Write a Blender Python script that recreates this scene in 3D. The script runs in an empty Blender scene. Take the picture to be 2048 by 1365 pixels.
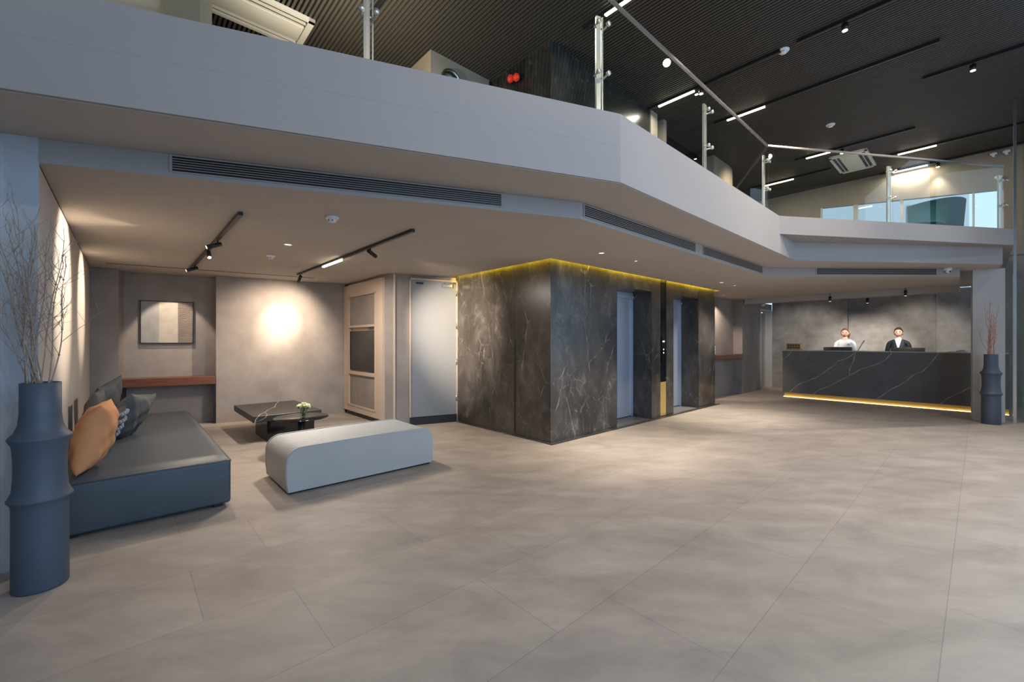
import bpy, bmesh, math, random
from mathutils import Vector, Matrix
random.seed(7)
PI = math.pi
scene = bpy.context.scene
COL = scene.collection
# ---------------------------------------------------------------- camera
F = 850.0; HZ = 682.5; CX = 1024.0; H = 1.35
cam_d = bpy.data.cameras.new('camera'); cam = bpy.data.objects.new('camera', cam_d); COL.objects.link(cam)
cam.location = (0, 0, H); cam.rotation_euler = (PI/2, 0, 0)
cam_d.sensor_width = 36; cam_d.lens = 36*F/2048; cam_d.clip_start = .05; cam_d.clip_end = 200
scene.camera = cam
scene.view_settings.view_transform = 'Standard'; scene.view_settings.look = 'None'
scene.view_settings.gamma = 1; scene.view_settings.use_curve_mapping = False
scene.view_settings.exposure = 0.0
# ---------------------------------------------------------------- frames of the building
PHI = math.radians(42.3)
D2 = Vector((math.cos(PHI), math.sin(PHI), 0)); D1 = Vector((-math.sin(PHI), math.cos(PHI), 0))
def P(u, v, z=0): return Vector((u*D2.x+v*D1.x, u*D2.y+v*D1.y, z))
def UV(x, y): return (x*D2.x+y*D2.y, x*D1.x+y*D1.y)
def ang(x, y): return math.atan2(y, x)
# ---------------------------------------------------------------- world and lights
w = bpy.data.worlds.new('world'); scene.world = w; w.use_nodes = True
w.node_tree.nodes['Background'].inputs[0].default_value = (.60, .77, 1, 1)
w.node_tree.nodes['Background'].inputs[1].default_value = 1.4
WARM = (1, .81, .62); WARM2 = (1, .88, .75); COOL = (.40, .655, 1)
def aim(o, tgt): o.rotation_euler = (Vector(tgt)-Vector(o.location)).to_track_quat('-Z', 'Y').to_euler()
def spot(loc, tgt, power, deg, blend=.6, col=WARM, rad=.03, name='lamp_or_fill_light'):
    l = bpy.data.lights.new(name, 'SPOT'); l.energy = power; l.spot_size = math.radians(deg); l.spot_blend = blend
    l.color = col; l.shadow_soft_size = rad
    o = bpy.data.objects.new(name, l); COL.objects.link(o); o.location = loc; aim(o, tgt); return o
def area(loc, tgt, power, sx, sy, col, name='window_light'):
    l = bpy.data.lights.new(name, 'AREA'); l.energy = power; l.shape = 'RECTANGLE'; l.size = sx; l.size_y = sy; l.color = col
    o = bpy.data.objects.new(name, l); COL.objects.link(o); o.location = loc; aim(o, tgt); return o
# daylight through the glazed front behind the camera
area(P(2.6, -3.75, 3.0), P(2.6, 5, 2.4), 330, 7.0, 3.8, COOL)
area(P(9.6, -2.2, 2.7), P(0, -2.2, 2.6), 60, 3.0, 4.2, (.55, .75, 1))
# added warm fill spots, without fittings, under the double-height hall ceiling
for (u, v, e) in ((1.2, -1.5, 110), (3.6, -1.5, 150), (6.0, -1.2, 200), (2.6, 1.0, 170), (5.4, 1.2, 330), (8.2, .6, 380), (8.0, -2, 200)):
    spot(P(u, v, 5.1), P(u, v, 0), e, 120, 1, WARM2, .05)
spot((-1.2, .9, 5.1), (-3.4, 3.0, 4.4), 70, 90, 1, WARM, .05)  # added spot that brightens the upper left wall and warms the fascia
for (u, v, tu, tv, e) in ((.8, -1.2, .3, 3.1, 150), (4.2, -1.2, 4.4, 2.2, 230), (7.2, -1.0, 6.5, 1.9, 230)):
    spot(P(u, v, 5.1), P(tu, tv, 2.7), e, 70, 1, (1, .80, .62), .05)  # added warm wash on the fascia to balance the blue daylight
# ---------------------------------------------------------------- materials
def mat(name, col, rough=.5, metal=0, var=0, scale=3, bump=0, bscale=40, emit=None, es=0, spec=.5, trans=0, alpha=1, detail=5, col2=None, stretch=None, coat=0):
    m = bpy.data.materials.new(name); m.use_nodes = True; nt = m.node_tree; n = nt.nodes; L = nt.links
    b = n['Principled BSDF']; b.inputs['Base Color'].default_value = (*col, 1); b.inputs['Roughness'].default_value = rough
    b.inputs['Metallic'].default_value = metal; b.inputs['Specular IOR Level'].default_value = spec
    if trans: b.inputs['Transmission Weight'].default_value = trans
    if coat: b.inputs['Coat Weight'].default_value = coat
    if emit: b.inputs['Emission Color'].default_value = (*emit, 1); b.inputs['Emission Strength'].default_value = es
    if var or col2 or bump:
        tc = n.new('ShaderNodeNewGeometry'); mp = n.new('ShaderNodeMapping'); L.new(tc.outputs['Position'], mp.inputs[0])
        if stretch: mp.inputs['Scale'].default_value = stretch
    if var or col2:
        no = n.new('ShaderNodeTexNoise'); no.inputs['Scale'].default_value = scale; no.inputs['Detail'].default_value = detail
        no.inputs['Roughness'].default_value = .62
        L.new(mp.outputs[0], no.inputs['Vector'])
        cr = n.new('ShaderNodeValToRGB'); L.new(no.outputs[0], cr.inputs[0])
        c2 = col2 or tuple(c*(1+var) for c in col); c1 = col if col2 else tuple(c*(1-var) for c in col)
        cr.color_ramp.elements[0].position = .32; cr.color_ramp.elements[1].position = .68
        cr.color_ramp.elements[0].color = (*c1, 1); cr.color_ramp.elements[1].color = (*c2, 1)
        L.new(cr.outputs[0], b.inputs['Base Color'])
    if bump:
        n2 = n.new('ShaderNodeTexNoise'); n2.inputs['Scale'].default_value = bscale; n2.inputs['Detail'].default_value = 3
        L.new(mp.outputs[0], n2.inputs['Vector'])
        bp = n.new('ShaderNodeBump'); bp.inputs['Strength'].default_value = bump; bp.inputs['Distance'].default_value = .01
        L.new(n2.outputs[0], bp.inputs['Height']); L.new(bp.outputs[0], b.inputs['Normal'])
    return m
def emat(name, col, s):
    m = bpy.data.materials.new(name); m.use_nodes = True; n = m.node_tree.nodes; n.remove(n['Principled BSDF'])
    e = n.new('ShaderNodeEmission'); e.inputs[0].default_value = (*col, 1); e.inputs[1].default_value = s
    m.node_tree.links.new(e.outputs[0], n['Material Output'].inputs[0]); return m
def glassmat(name, tint=(.93, .97, .95), refl=1.0):
    m = bpy.data.materials.new(name); m.use_nodes = True; nt = m.node_tree; n = nt.nodes; n.remove(n['Principled BSDF'])
    t = n.new('ShaderNodeBsdfTransparent'); t.inputs[0].default_value = (*tint, 1)
    g = n.new('ShaderNodeBsdfGlossy'); g.inputs['Roughness'].default_value = .01; g.inputs[0].default_value = (refl, refl, refl, 1)
    f = n.new('ShaderNodeFresnel'); f.inputs[0].default_value = 1.5
    mx = n.new('ShaderNodeMixShader'); ge = n.new('ShaderNodeNewGeometry'); sb = n.new('ShaderNodeMath'); sb.operation = 'SUBTRACT'; sb.inputs[0].default_value = 1; nt.links.new(ge.outputs['Backfacing'], sb.inputs[1])
    ml = n.new('ShaderNodeMath'); ml.operation = 'MULTIPLY'; nt.links.new(f.outputs[0], ml.inputs[0]); nt.links.new(sb.outputs[0], ml.inputs[1])
    nt.links.new(ml.outputs[0], mx.inputs[0]); nt.links.new(t.outputs[0], mx.inputs[1]); nt.links.new(g.outputs[0], mx.inputs[2])
    nt.links.new(mx.outputs[0], n['Material Output'].inputs[0]); return m
def marble(name, base, base2, vein, rough=.28, dens=1.0):
    m = bpy.data.materials.new(name); m.use_nodes = True; nt = m.node_tree; n = nt.nodes; L = nt.links; b = n['Principled BSDF']
    b.inputs['Roughness'].default_value = rough
    g = n.new('ShaderNodeNewGeometry'); mp = n.new('ShaderNodeMapping'); L.new(g.outputs['Position'], mp.inputs[0])
    mp.inputs['Rotation'].default_value = (.5, .35, .2); mp.inputs['Scale'].default_value = (1, 1, .62)
    wn = n.new('ShaderNodeTexNoise'); wn.inputs['Scale'].default_value = 2.2; wn.inputs['Detail'].default_value = 4; L.new(mp.outputs[0], wn.inputs['Vector'])
    va = n.new('ShaderNodeVectorMath'); va.operation = 'MULTIPLY_ADD'; va.inputs[1].default_value = (.5, .5, .5)
    L.new(wn.outputs['Color'], va.inputs[0]); L.new(mp.outputs[0], va.inputs[2])
    cl = n.new('ShaderNodeTexNoise'); cl.inputs['Scale'].default_value = 1.6; cl.inputs['Detail'].default_value = 8; cl.inputs['Roughness'].default_value = .7; L.new(va.outputs[0], cl.inputs['Vector'])
    cr = n.new('ShaderNodeValToRGB'); cr.color_ramp.elements[0].position = .38; cr.color_ramp.elements[1].position = .7
    cr.color_ramp.elements[0].color = (*base, 1); cr.color_ramp.elements[1].color = (*base2, 1); L.new(cl.outputs[0], cr.inputs[0])
    last = cr.outputs[0]
    def layer(fac):
        nonlocal last
        mx = n.new('ShaderNodeMix'); mx.data_type = 'RGBA'; L.new(fac, mx.inputs[0]); L.new(last, mx.inputs[6]); mx.inputs[7].default_value = (*vein, 1); last = mx.outputs[2]
    def rng(src, a, c, lo, hi):
        r = n.new('ShaderNodeMapRange'); r.inputs['From Min'].default_value = a; r.inputs['From Max'].default_value = c; r.inputs['To Min'].default_value = lo; r.inputs['To Max'].default_value = hi; L.new(src, r.inputs[0]); return r.outputs[0]
    def mul(a, c):
        q = n.new('ShaderNodeMath'); q.operation = 'MULTIPLY'; L.new(a, q.inputs[0]); L.new(c, q.inputs[1]); return q.outputs[0]
    def noise(sc, det, src, ro=.6):
        q = n.new('ShaderNodeTexNoise'); q.inputs['Scale'].default_value = sc; q.inputs['Detail'].default_value = det; q.inputs['Roughness'].default_value = ro; L.new(src, q.inputs['Vector']); return q.outputs[0]
    # pale mist
    layer(mul(rng(noise(2.0, 9, va.outputs[0], .75), .50, .78, 0, .34), rng(noise(9, 8, mp.outputs[0], .8), .40, .62, .25, 1)))
    for k, (sc, wd, th, st, sx) in enumerate(((1.3, .014, .52, .6, (1, 1, .45)), (3.0, .030, .52, .4, (1.4, .8, .6)), (7, .05, .52, .28, (1, 1, 1)))):
        m2 = n.new('ShaderNodeMapping'); m2.inputs['Rotation'].default_value = (.35+.5*k, .5-.7*k, .4*k); m2.inputs['Scale'].default_value = sx; L.new(g.outputs['Position'], m2.inputs[0])
        v2 = n.new('ShaderNodeVectorMath'); v2.operation = 'MULTIPLY_ADD'; v2.inputs[1].default_value = (.16,)*3; L.new(wn.outputs['Color'], v2.inputs[0]); L.new(m2.outputs[0], v2.inputs[2])
        vo = n.new('ShaderNodeTexVoronoi'); vo.feature = 'DISTANCE_TO_EDGE'; vo.inputs['Scale'].default_value = sc*dens; L.new(v2.outputs[0], vo.inputs['Vector'])
        broken = rng(noise(14, 4, mp.outputs[0]), .40, .6, .15, 1)
        layer(mul(mul(rng(vo.outputs['Distance'], 0, wd, 1, 0), rng(noise(1.7+k, 3, m2.outputs[0]), th, th+.14, 0, st)), broken))
    L.new(last, b.inputs['Base Color']); return m
def floor_mat():
    m = bpy.data.materials.new('stone_tile'); m.use_nodes = True; nt = m.node_tree; n = nt.nodes; L = nt.links; b = n['Principled BSDF']
    g = n.new('ShaderNodeNewGeometry'); mp = n.new('ShaderNodeMapping'); L.new(g.outputs['Position'], mp.inputs[0])
    mp.inputs['Rotation'].default_value = (0, 0, -PHI); mp.inputs['Location'].default_value = (-.68+1.2, -.71+.6, 0)
    br = n.new('ShaderNodeTexBrick'); br.offset = .333; br.inputs['Scale'].default_value = 1; br.inputs['Brick Width'].default_value = 1.2
    br.inputs['Row Height'].default_value = .6; br.inputs['Mortar Size'].default_value = .0022; br.inputs['Mortar Smooth'].default_value = .3
    br.inputs['Color1'].default_value = (.355, .311, .272, 1); br.inputs['Color2'].default_value = (.392, .345, .302, 1); br.inputs['Mortar'].default_value = (.26, .23, .205, 1)
    L.new(mp.outputs[0], br.inputs['Vector'])
    no = n.new('ShaderNodeTexNoise'); no.inputs['Scale'].default_value = 1.7; no.inputs['Detail'].default_value = 9; no.inputs['Roughness'].default_value = .66; no.inputs['Distortion'].default_value = .4
    mp2 = n.new('ShaderNodeMapping'); mp2.inputs['Rotation'].default_value = (0, 0, -PHI); mp2.inputs['Scale'].default_value = (1, 2.2, 1); L.new(g.outputs['Position'], mp2.inputs[0]); L.new(mp2.outputs[0], no.inputs['Vector'])
    cr = n.new('ShaderNodeValToRGB'); cr.color_ramp.elements[0].position = .3; cr.color_ramp.elements[1].position = .72
    cr.color_ramp.elements[0].color = (.74, .735, .73, 1); cr.color_ramp.elements[1].color = (1.16, 1.15, 1.14, 1); L.new(no.outputs[0], cr.inputs[0])
    mx = n.new('ShaderNodeMix'); mx.data_type = 'RGBA'; mx.blend_type = 'MULTIPLY'; mx.inputs[0].default_value = 1; L.new(br.outputs[0], mx.inputs[6]); L.new(cr.outputs[0], mx.inputs[7])
    L.new(mx.outputs[2], b.inputs['Base Color']); b.inputs['Roughness'].default_value = .5; b.inputs['Specular IOR Level'].default_value = .35
    return m
def wood(name):
    m = mat(name, (.115, .040, .022), .35, col2=(.21, .085, .045), scale=5, detail=8, stretch=(1, 1, 14)); return m
def stripe_art():
    m = bpy.data.materials.new('art_canvas'); m.use_nodes = True; nt = m.node_tree; n = nt.nodes; L = nt.links; b = n['Principled BSDF']; b.inputs['Roughness'].default_value = .8
    tc = n.new('ShaderNodeTexCoord'); sp = n.new('ShaderNodeSeparateXYZ'); L.new(tc.outputs['Object'], sp.inputs[0])
    cr = n.new('ShaderNodeValToRGB'); cr.color_ramp.interpolation = 'CONSTANT'
    mr = n.new('ShaderNodeMapRange'); mr.inputs['From Min'].default_value = -.36; mr.inputs['From Max'].default_value = .36; L.new(sp.outputs[0], mr.inputs[0]); L.new(mr.outputs[0], cr.inputs[0])
    e = cr.color_ramp.elements; e[0].position = 0; e[0].color = (.42, .42, .42, 1); e[1].position = .35; e[1].color = (.60, .55, .48, 1)
    k = e.new(.68); k.color = (.13, .105, .09, 1)
    wv = n.new('ShaderNodeTexWave'); wv.bands_direction = 'Z'; wv.inputs['Scale'].default_value = 14; wv.inputs['Distortion'].default_value = 5; wv.inputs['Detail'].default_value = 3; L.new(tc.outputs['Object'], wv.inputs['Vector'])
    gt = n.new('ShaderNodeMath'); gt.operation = 'GREATER_THAN'; gt.inputs[1].default_value = .68; L.new(mr.outputs[0], gt.inputs[0])
    mu = n.new('ShaderNodeMath'); mu.operation = 'MULTIPLY'; L.new(gt.outputs[0], mu.inputs[0]); L.new(wv.outputs[0], mu.inputs[1])
    mx = n.new('ShaderNodeMix'); mx.data_type = 'RGBA'; L.new(mu.outputs[0], mx.inputs[0]); L.new(cr.outputs[0], mx.inputs[6]); mx.inputs[7].default_value = (.36, .31, .27, 1)
    no = n.new('ShaderNodeTexNoise'); no.inputs['Scale'].default_value = 7; no.inputs['Detail'].default_value = 8; L.new(tc.outputs['Object'], no.inputs['Vector'])
    m2 = n.new('ShaderNodeMix'); m2.data_type = 'RGBA'; m2.blend_type = 'MULTIPLY'; m2.inputs[0].default_value = .5; L.new(mx.outputs[2], m2.inputs[6]); L.new(no.outputs[0], m2.inputs[7])
    L.new(m2.outputs[2], b.inputs['Base Color']); return m
M = {}
M['floor'] = floor_mat()
M['plaster'] = mat('white_plaster', (.50, .49, .485), .8, var=.03, scale=1.5)
M['soffit'] = mat('ceiling_paint', (.45, .41, .37), .85, var=.03, scale=2)
M['fascia'] = mat('fascia_paint', (.335, .308, .288), .75, var=.03, scale=1.2)
M['concrete'] = mat('concrete_plaster', (.235, .205, .185), .75, col2=(.33, .295, .27), scale=2.0, detail=9, bump=.15, bscale=18)
M['conc_dark'] = mat('concrete_panel', (.19, .18, .175), .6, col2=(.37, .355, .345), scale=2.6, detail=10, bump=.2, bscale=12)
M['wall_l'] = mat('wall_paint', (.45, .41, .37), .8, var=.03)
M['beige'] = mat('beige_lacquer', (.56, .45, .36), .45)
M['marble'] = marble('dark_marble', (.030, .026, .023), (.085, .076, .070), (.55, .52, .48))
M['counter'] = mat('counter_stone', (.15, .144, .14), .45, var=.15, scale=3)
M['tabletop'] = mat('table_stone', (.035, .034, .034), .35, var=.15, scale=3)
M['pier'] = mat('pier_paint', (.42, .43, .45), .7, var=.06, scale=3, detail=8)
M['vein'] = mat('pale_vein', (.52, .48, .42), .45)
M['steel'] = mat('brushed_steel', (.62, .60, .57), .25, 1)
M['lift'] = mat('lift_door_steel', (.46, .52, .61), .35, .45)
M['chrome'] = mat('polished_steel', (.72, .69, .64), .32, .7)
M['brass'] = mat('brass', (.80, .58, .20), .5, .8)
M['black'] = mat('black_metal', (.012, .012, .013), .4)
M['blackgloss'] = mat('black_glass', (.008, .008, .009), .08)
M['wall_up'] = mat('upper_wall_paint', (.30, .255, .20), .8, var=.06)
M['marble_up'] = marble('black_marble', (.014, .014, .012), (.035, .034, .03), (.25, .24, .2), dens=1.2)
M['slat'] = mat('ceiling_slat', (.056, .049, .041), .6)
M['slatback'] = mat('ceiling_void', (.006, .006, .006), .9)
M['wood'] = wood('red_brown_wood')
M['glass'] = glassmat('clear_glass')
M['rail'] = mat('rail_cap', (.32, .31, .29), .25, .6)
M['vinyl'] = mat('slate_vinyl', (.062, .078, .095), .42, var=.05, scale=4, bump=.06, bscale=120)
M['vinyl_light'] = mat('grey_vinyl', (.40, .405, .40), .5, var=.03, scale=4, bump=.05, bscale=120)
M['vase'] = mat('slate_ceramic', (.062, .085, .115), .55, bump=.05, bscale=60)
M['twig'] = mat('dry_twig', (.30, .235, .185), .8, var=.25, scale=40)
M['twig2'] = mat('orange_twig', (.50, .26, .14), .8, var=.2, scale=40)
M['white'] = mat('white_plastic', (.72, .72, .72), .4)
M['warm_lamp'] = emat('warm_lamp', (1, .80, .56), 22)
M['bar_lamp'] = emat('bar_lamp', (1, .84, .64), 9)
M['yellow_led'] = emat('yellow_led', (1, .70, .02), 32)
M['gold_led'] = emat('gold_led', (1, .70, .32), 15)
M['lens_dim'] = emat('lens_dim', (1, .88, .72), 2.2)
M['door'] = mat('door_paint', (.25, .26, .27), .5)
M['orange'] = mat('orange_cotton', (.62, .28, .12), .85, var=.06, scale=6, bump=.25, bscale=25)
M['slatec'] = mat('slate_cotton', (.075, .083, .088), .7, var=.1, scale=6, bump=.2, bscale=20)
M['taupe'] = mat('taupe_cotton', (.12, .105, .095), .8, var=.1, scale=6, bump=.2, bscale=20)
M['taupe2'] = mat('taupe_plastic', (.13, .115, .10), .5)
M['knot'] = mat('navy_knit', (.02, .024, .035), .9)
M['pom'] = mat('grey_wool', (.24, .25, .27), .95)
M['teal'] = mat('teal_velvet', (.012, .085, .095), .75, var=.15, scale=3)
M['skin'] = mat('skin', (.72, .43, .33), .5)
M['hair'] = mat('dark_hair', (.035, .022, .015), .5)
M['hair_brown'] = mat('brown_hair', (.10, .05, .025), .5)
M['shirt'] = mat('white_shirt', (.82, .82, .84), .7)
M['blazer'] = mat('navy_blazer', (.013, .018, .032), .6)
M['eye'] = mat('eye_dark', (.02, .012, .01), .2)
M['lip'] = mat('lips', (.55, .12, .12), .4)
M['petal'] = mat('yellow_petal', (.78, .76, .30), .8, col2=(.90, .92, .62), scale=60)
M['leaf'] = mat('leaf', (.10, .20, .04), .6)
M['red'] = mat('red_lamp', (.55, .02, .015), .4, emit=(1, .05, .02), es=.25)
M['paper'] = mat('paper', (.8, .79, .76), .7)
M['ext'] = mat('exterior_render', (.75, .74, .76), .9)
M['extwin'] = mat('exterior_window', (.45, .40, .42), .5)
M['cass'] = mat('cassette_white', (.60, .57, .52), .5)
# ---------------------------------------------------------------- mesh helpers
class MB:
    def __init__(s): s.v = []; s.f = []; s.mi = []; s.sm = []
    def add(s, vs, fs, mi=0, sm=False):
        o = len(s.v); s.v += [tuple(p) for p in vs]
        for f in fs: s.f.append(tuple(i+o for i in f)); s.mi.append(mi); s.sm.append(sm)
        return s
    def box(s, c, d, rz=0, mi=0, mtx=None):
        hx, hy, hz = d[0]/2, d[1]/2, d[2]/2
        vs = [Vector((x, y, z)) for x in (-hx, hx) for y in (-hy, hy) for z in (-hz, hz)]
        R = mtx if mtx is not None else Matrix.Rotation(rz, 4, 'Z')
        vs = [R @ p + Vector(c) for p in vs]
        return s.add(vs, [(0,1,3,2),(4,6,7,5),(0,4,5,1),(2,3,7,6),(0,2,6,4),(1,5,7,3)], mi)
    def bx(s, x0, x1, y0, y1, z0, z1, mi=0): return s.box(((x0+x1)/2,(y0+y1)/2,(z0+z1)/2), (abs(x1-x0),abs(y1-y0),abs(z1-z0)), 0, mi)
    def rbox(s, x0, x1, y0, y1, z0, z1, r=.01, seg=3, mi=0, sm=True, bulge=0):
        bm = bmesh.new(); bmesh.ops.create_cube(bm, size=1)
        for q in bm.verts: q.co = Vector(((x0+x1)/2+q.co.x*(x1-x0), (y0+y1)/2+q.co.y*(y1-y0), (z0+z1)/2+q.co.z*(z1-z0)))
        if bulge: bmesh.ops.subdivide_edges(bm, edges=bm.edges[:], cuts=0)
        bmesh.ops.bevel(bm, geom=bm.edges[:], offset=r, segments=seg, profile=.5, affect='EDGES')
        bm.verts.ensure_lookup_table()
        vs = [q.co.copy() for q in bm.verts]; fs = [[q.index for q in f.verts] for f in bm.faces]; bm.free()
        return s.add(vs, fs, mi, sm)
    def prism(s, poly, z0, z1, mi=0):
        n = len(poly); ar = sum(poly[i][0]*poly[(i+1)%n][1]-poly[(i+1)%n][0]*poly[i][1] for i in range(n))
        if ar < 0: poly = poly[::-1]
        vs = [(p[0], p[1], z0) for p in poly]+[(p[0], p[1], z1) for p in poly]
        fs = [tuple(range(n-1, -1, -1)), tuple(range(n, 2*n))]+[(i, (i+1)%n, (i+1)%n+n, i+n) for i in range(n)]
        return s.add(vs, fs, mi)
    def tube(s, pts, r, seg=8, mi=0, sm=True, cap=True):
        pts = [Vector(p) for p in pts]; rs = r if isinstance(r, (list, tuple)) else [r]*len(pts)
        vs = []; fs = []; up = None
        for i, p in enumerate(pts):
            t = (pts[min(i+1, len(pts)-1)]-pts[max(i-1, 0)]).normalized()
            if up is None: up = Vector((0, 0, 1)) if abs(t.z) < .9 else Vector((1, 0, 0))
            a = t.cross(up); a = a.normalized() if a.length > 1e-6 else t.orthogonal().normalized(); b = a.cross(t).normalized(); up = b
            for k in range(seg):
                th = 2*PI*k/seg; vs.append(p+(a*math.cos(th)+b*math.sin(th))*rs[i])
        for i in range(len(pts)-1):
            for k in range(seg):
                a0 = i*seg+k; a1 = i*seg+(k+1)%seg; fs.append((a0, a1, a1+seg, a0+seg))
        if cap: fs.append(tuple(range(seg-1, -1, -1))); fs.append(tuple(range((len(pts)-1)*seg, len(pts)*seg)))
        return s.add(vs, fs, mi, sm)
    def lathe(s, prof, c=(0, 0, 0), seg=48, mi=0, sm=True):
        vs = []; fs = []; n = len(prof)
        for (r, z) in prof:
            for k in range(seg):
                th = 2*PI*k/seg; vs.append((c[0]+r*math.cos(th), c[1]+r*math.sin(th), c[2]+z))
        for i in range(n-1):
            for k in range(seg):
                a = i*seg+k; b = i*seg+(k+1)%seg; fs.append((a, b, b+seg, a+seg))
        if prof[0][0] > 1e-5: fs.append(tuple(range(seg-1, -1, -1)))
        if prof[-1][0] > 1e-5: fs.append(tuple(range((n-1)*seg, n*seg)))
        return s.add(vs, fs, mi, sm)
    def ball(s, c, r, seg=16, rings=10, mi=0):
        rx, ry, rz = r if isinstance(r, (tuple, list)) else (r, r, r)
        vs = []; fs = []
        for i in range(rings+1):
            ph = PI*i/rings
            for k in range(seg):
                th = 2*PI*k/seg; vs.append((c[0]+rx*math.sin(ph)*math.cos(th), c[1]+ry*math.sin(ph)*math.sin(th), c[2]-rz*math.cos(ph)))
        for i in range(rings):
            for k in range(seg):
                a = i*seg+k; b = i*seg+(k+1)%seg; fs.append((a, b, b+seg, a+seg))
        return s.add(vs, fs, mi, True)
    def build(s, name, m, parent=None, struct=False, loc=None, rz=0, label=None):
        me = bpy.data.meshes.new(name); me.from_pydata(s.v, [], s.f)
        ms = m if isinstance(m, (list, tuple)) else [m]
        for q in ms: me.materials.append(M[q])
        for p, mi, sm in zip(me.polygons, s.mi, s.sm): p.material_index = mi; p.use_smooth = sm
        bm = bmesh.new(); bm.from_mesh(me)
        bmesh.ops.remove_doubles(bm, verts=bm.verts[:], dist=1e-6) if len(bm.verts) < 30000 else None
        bmesh.ops.recalc_face_normals(bm, faces=bm.faces[:]); bm.to_mesh(me); bm.free()
        o = bpy.data.objects.new(name, me); COL.objects.link(o)
        if parent: o.parent = parent
        if loc is not None: o.location = loc
        o.rotation_euler = (0, 0, rz)
        if struct: o['kind'] = 'structure'
        if label: o['label'] = label
        return o
def tag(o, label, cat, group=None, kind=None):
    o['label'] = label; o['category'] = cat
    if group: o['group'] = group
    if kind: o['kind'] = kind
    return o
def thing(name, label, cat, loc=(0, 0, 0), rz=0, group=None):
    o = bpy.data.objects.new(name, None); o.empty_display_size = .1; COL.objects.link(o)
    o.location = loc; o.rotation_euler = (0, 0, rz); return tag(o, label, cat, group)
def copy_tree(o, parent=None):
    c = o.copy(); COL.objects.link(c)
    if parent: c.parent = parent
    for ch in [q for q in bpy.data.objects if q.parent == o]: copy_tree(ch, c)
    return c
def smooth_sub(o, lv=2):
    m = o.modifiers.new('sub', 'SUBSURF'); m.levels = lv; m.render_levels = lv; return o
# distance along a wall line (point A, direction d) at which it crosses image column px
def along(px, A, d):
    k = (px-CX)/F; return (k*A[1]-A[0])/(d[0]-k*d[1])
def ongp(px, py, z):
    Y = F*(H-z)/(py-HZ); return Vector(((px-CX)/F*Y, Y, z))
# heights
ZC = 2.417; ZB = 2.566; ZM = 2.839; ZT = 3.09; ZU = 5.30
# ---------------------------------------------------------------- floor
b = MB(); b.prism([P(-3, -4.2)[:2], P(15, -4.2)[:2], P(15, 12)[:2], P(-3, 12)[:2]], -.1, 0); b.build('floor', 'floor', struct=True)
b = MB(); b.box((0, 0, -.4), (300, 300, .5)); b.build('ground', 'ext', struct=True)
# ---------------------------------------------------------------- mezzanine slab
S1 = Vector((-.938, -.347)); C1 = Vector((.831, 3.255)); LEFT = C1+S1*4.3
b = MB()
b.prism([LEFT[:], C1[:], (3.71, 5.90), (7.78, 6.59), P(13.9, -.36)[:2], P(13.9, 11.5)[:2], P(-2.5, 11.5)[:2], P(-2.5, 3.0)[:2]], ZM, ZT)
b.build('trim_1', 'fascia', struct=True)
b = MB()
b.prism([LEFT[:], C1[:], (4.26, 6.40), (7.77, 6.73), (8.35, 7.27), P(13.9, -.15)[:2], P(13.9, 11.5)[:2], P(-2.5, 11.5)[:2], P(-2.5, 3.0)[:2]], ZB, ZM-.0005)
b.build('trim_2', 'fascia', struct=True)
# underside paint (thin board) so soffit reads as ceiling paint
b = MB()
b.prism([(C1+S1*4.25+Vector((.01, .03)))[:], (C1+Vector((.0, .012)))[:], (4.25, 6.41), (7.76, 6.74), (8.33, 7.28), P(13.8, -.14)[:2], P(13.8, 11.4)[:2], P(-2.4, 11.4)[:2], P(-2.4, 3.1)[:2]], ZB-.004, ZB-.0005)
b.build('ceiling_soffit', 'soffit', struct=True)
# low ceiling with slot round the lift core
C = Vector((.506, 5.58)); CU, CV = UV(*C)
def ceiling_low():
    bm = bmesh.new()
    outer = [(-2.83, 2.54), (.593, 3.71), (4.17, 7.0), (7.45, 7.07), (8.52, 8.09), P(11.75, 11.3)[:2], P(-.384, 11.3)[:2]]
    hole = [P(CU-.07, CV-.07)[:2], P(CU+5.16+.07, CV-.07)[:2], P(CU+5.16+.07, CV+2.6)[:2], P(CU-.07, CV+2.6)[:2]]
    es = []
    for ring in (outer, hole):
        vs = [bm.verts.new((p[0], p[1], ZC)) for p in ring]
        es += [bm.edges.new((vs[i], vs[(i+1) % len(vs)])) for i in range(len(vs))]
    r = bmesh.ops.triangle_fill(bm, edges=es, use_beauty=True)
    fs = [f for f in bm.faces]
    ex = bmesh.ops.extrude_face_region(bm, geom=fs)
    for q in ex['geom']:
        if isinstance(q, bmesh.types.BMVert): q.co.z = ZB-.005
    bmesh.ops.recalc_face_normals(bm, faces=bm.faces[:])
    me = bpy.data.meshes.new('ceiling'); bm.to_mesh(me); bm.free(); me.materials.append(M['soffit']); me.materials.append(M['fascia'])
    for p in me.polygons:
        if abs(p.normal.z) < .5: p.material_index = 1
    o = bpy.data.objects.new('ceiling', me); COL.objects.link(o); o['kind'] = 'structure'
ceiling_low()
# beam over the reception desk
b = MB(); b.prism([P(11.75, .249)[:2], P(12.0, .249)[:2], P(12.0, 4.05)[:2], P(11.75, 4.05)[:2]], 2.30, ZB-.005); b.build('trim_3', 'soffit', struct=True)
# ---------------------------------------------------------------- upper slatted ceiling
b = MB()
u = -3.0
while u < 14.6:
    b.add([P(u+a, v, z) for v in (-4.2, 12) for a in (0, .028) for z in (ZU, ZU+.045)], [(0,2,6,4),(0,1,3,2),(4,6,7,5),(0,4,5,1),(2,3,7,6)])
    u += .05
b.build('ceiling_slats', 'slat', struct=True)
b = MB(); b.prism([P(-3, -4.2)[:2], P(15, -4.2)[:2], P(15, 12)[:2], P(-3, 12)[:2]], ZU+.075, ZU+.15); b.build('ceiling_upper', 'slatback', struct=True)
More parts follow.
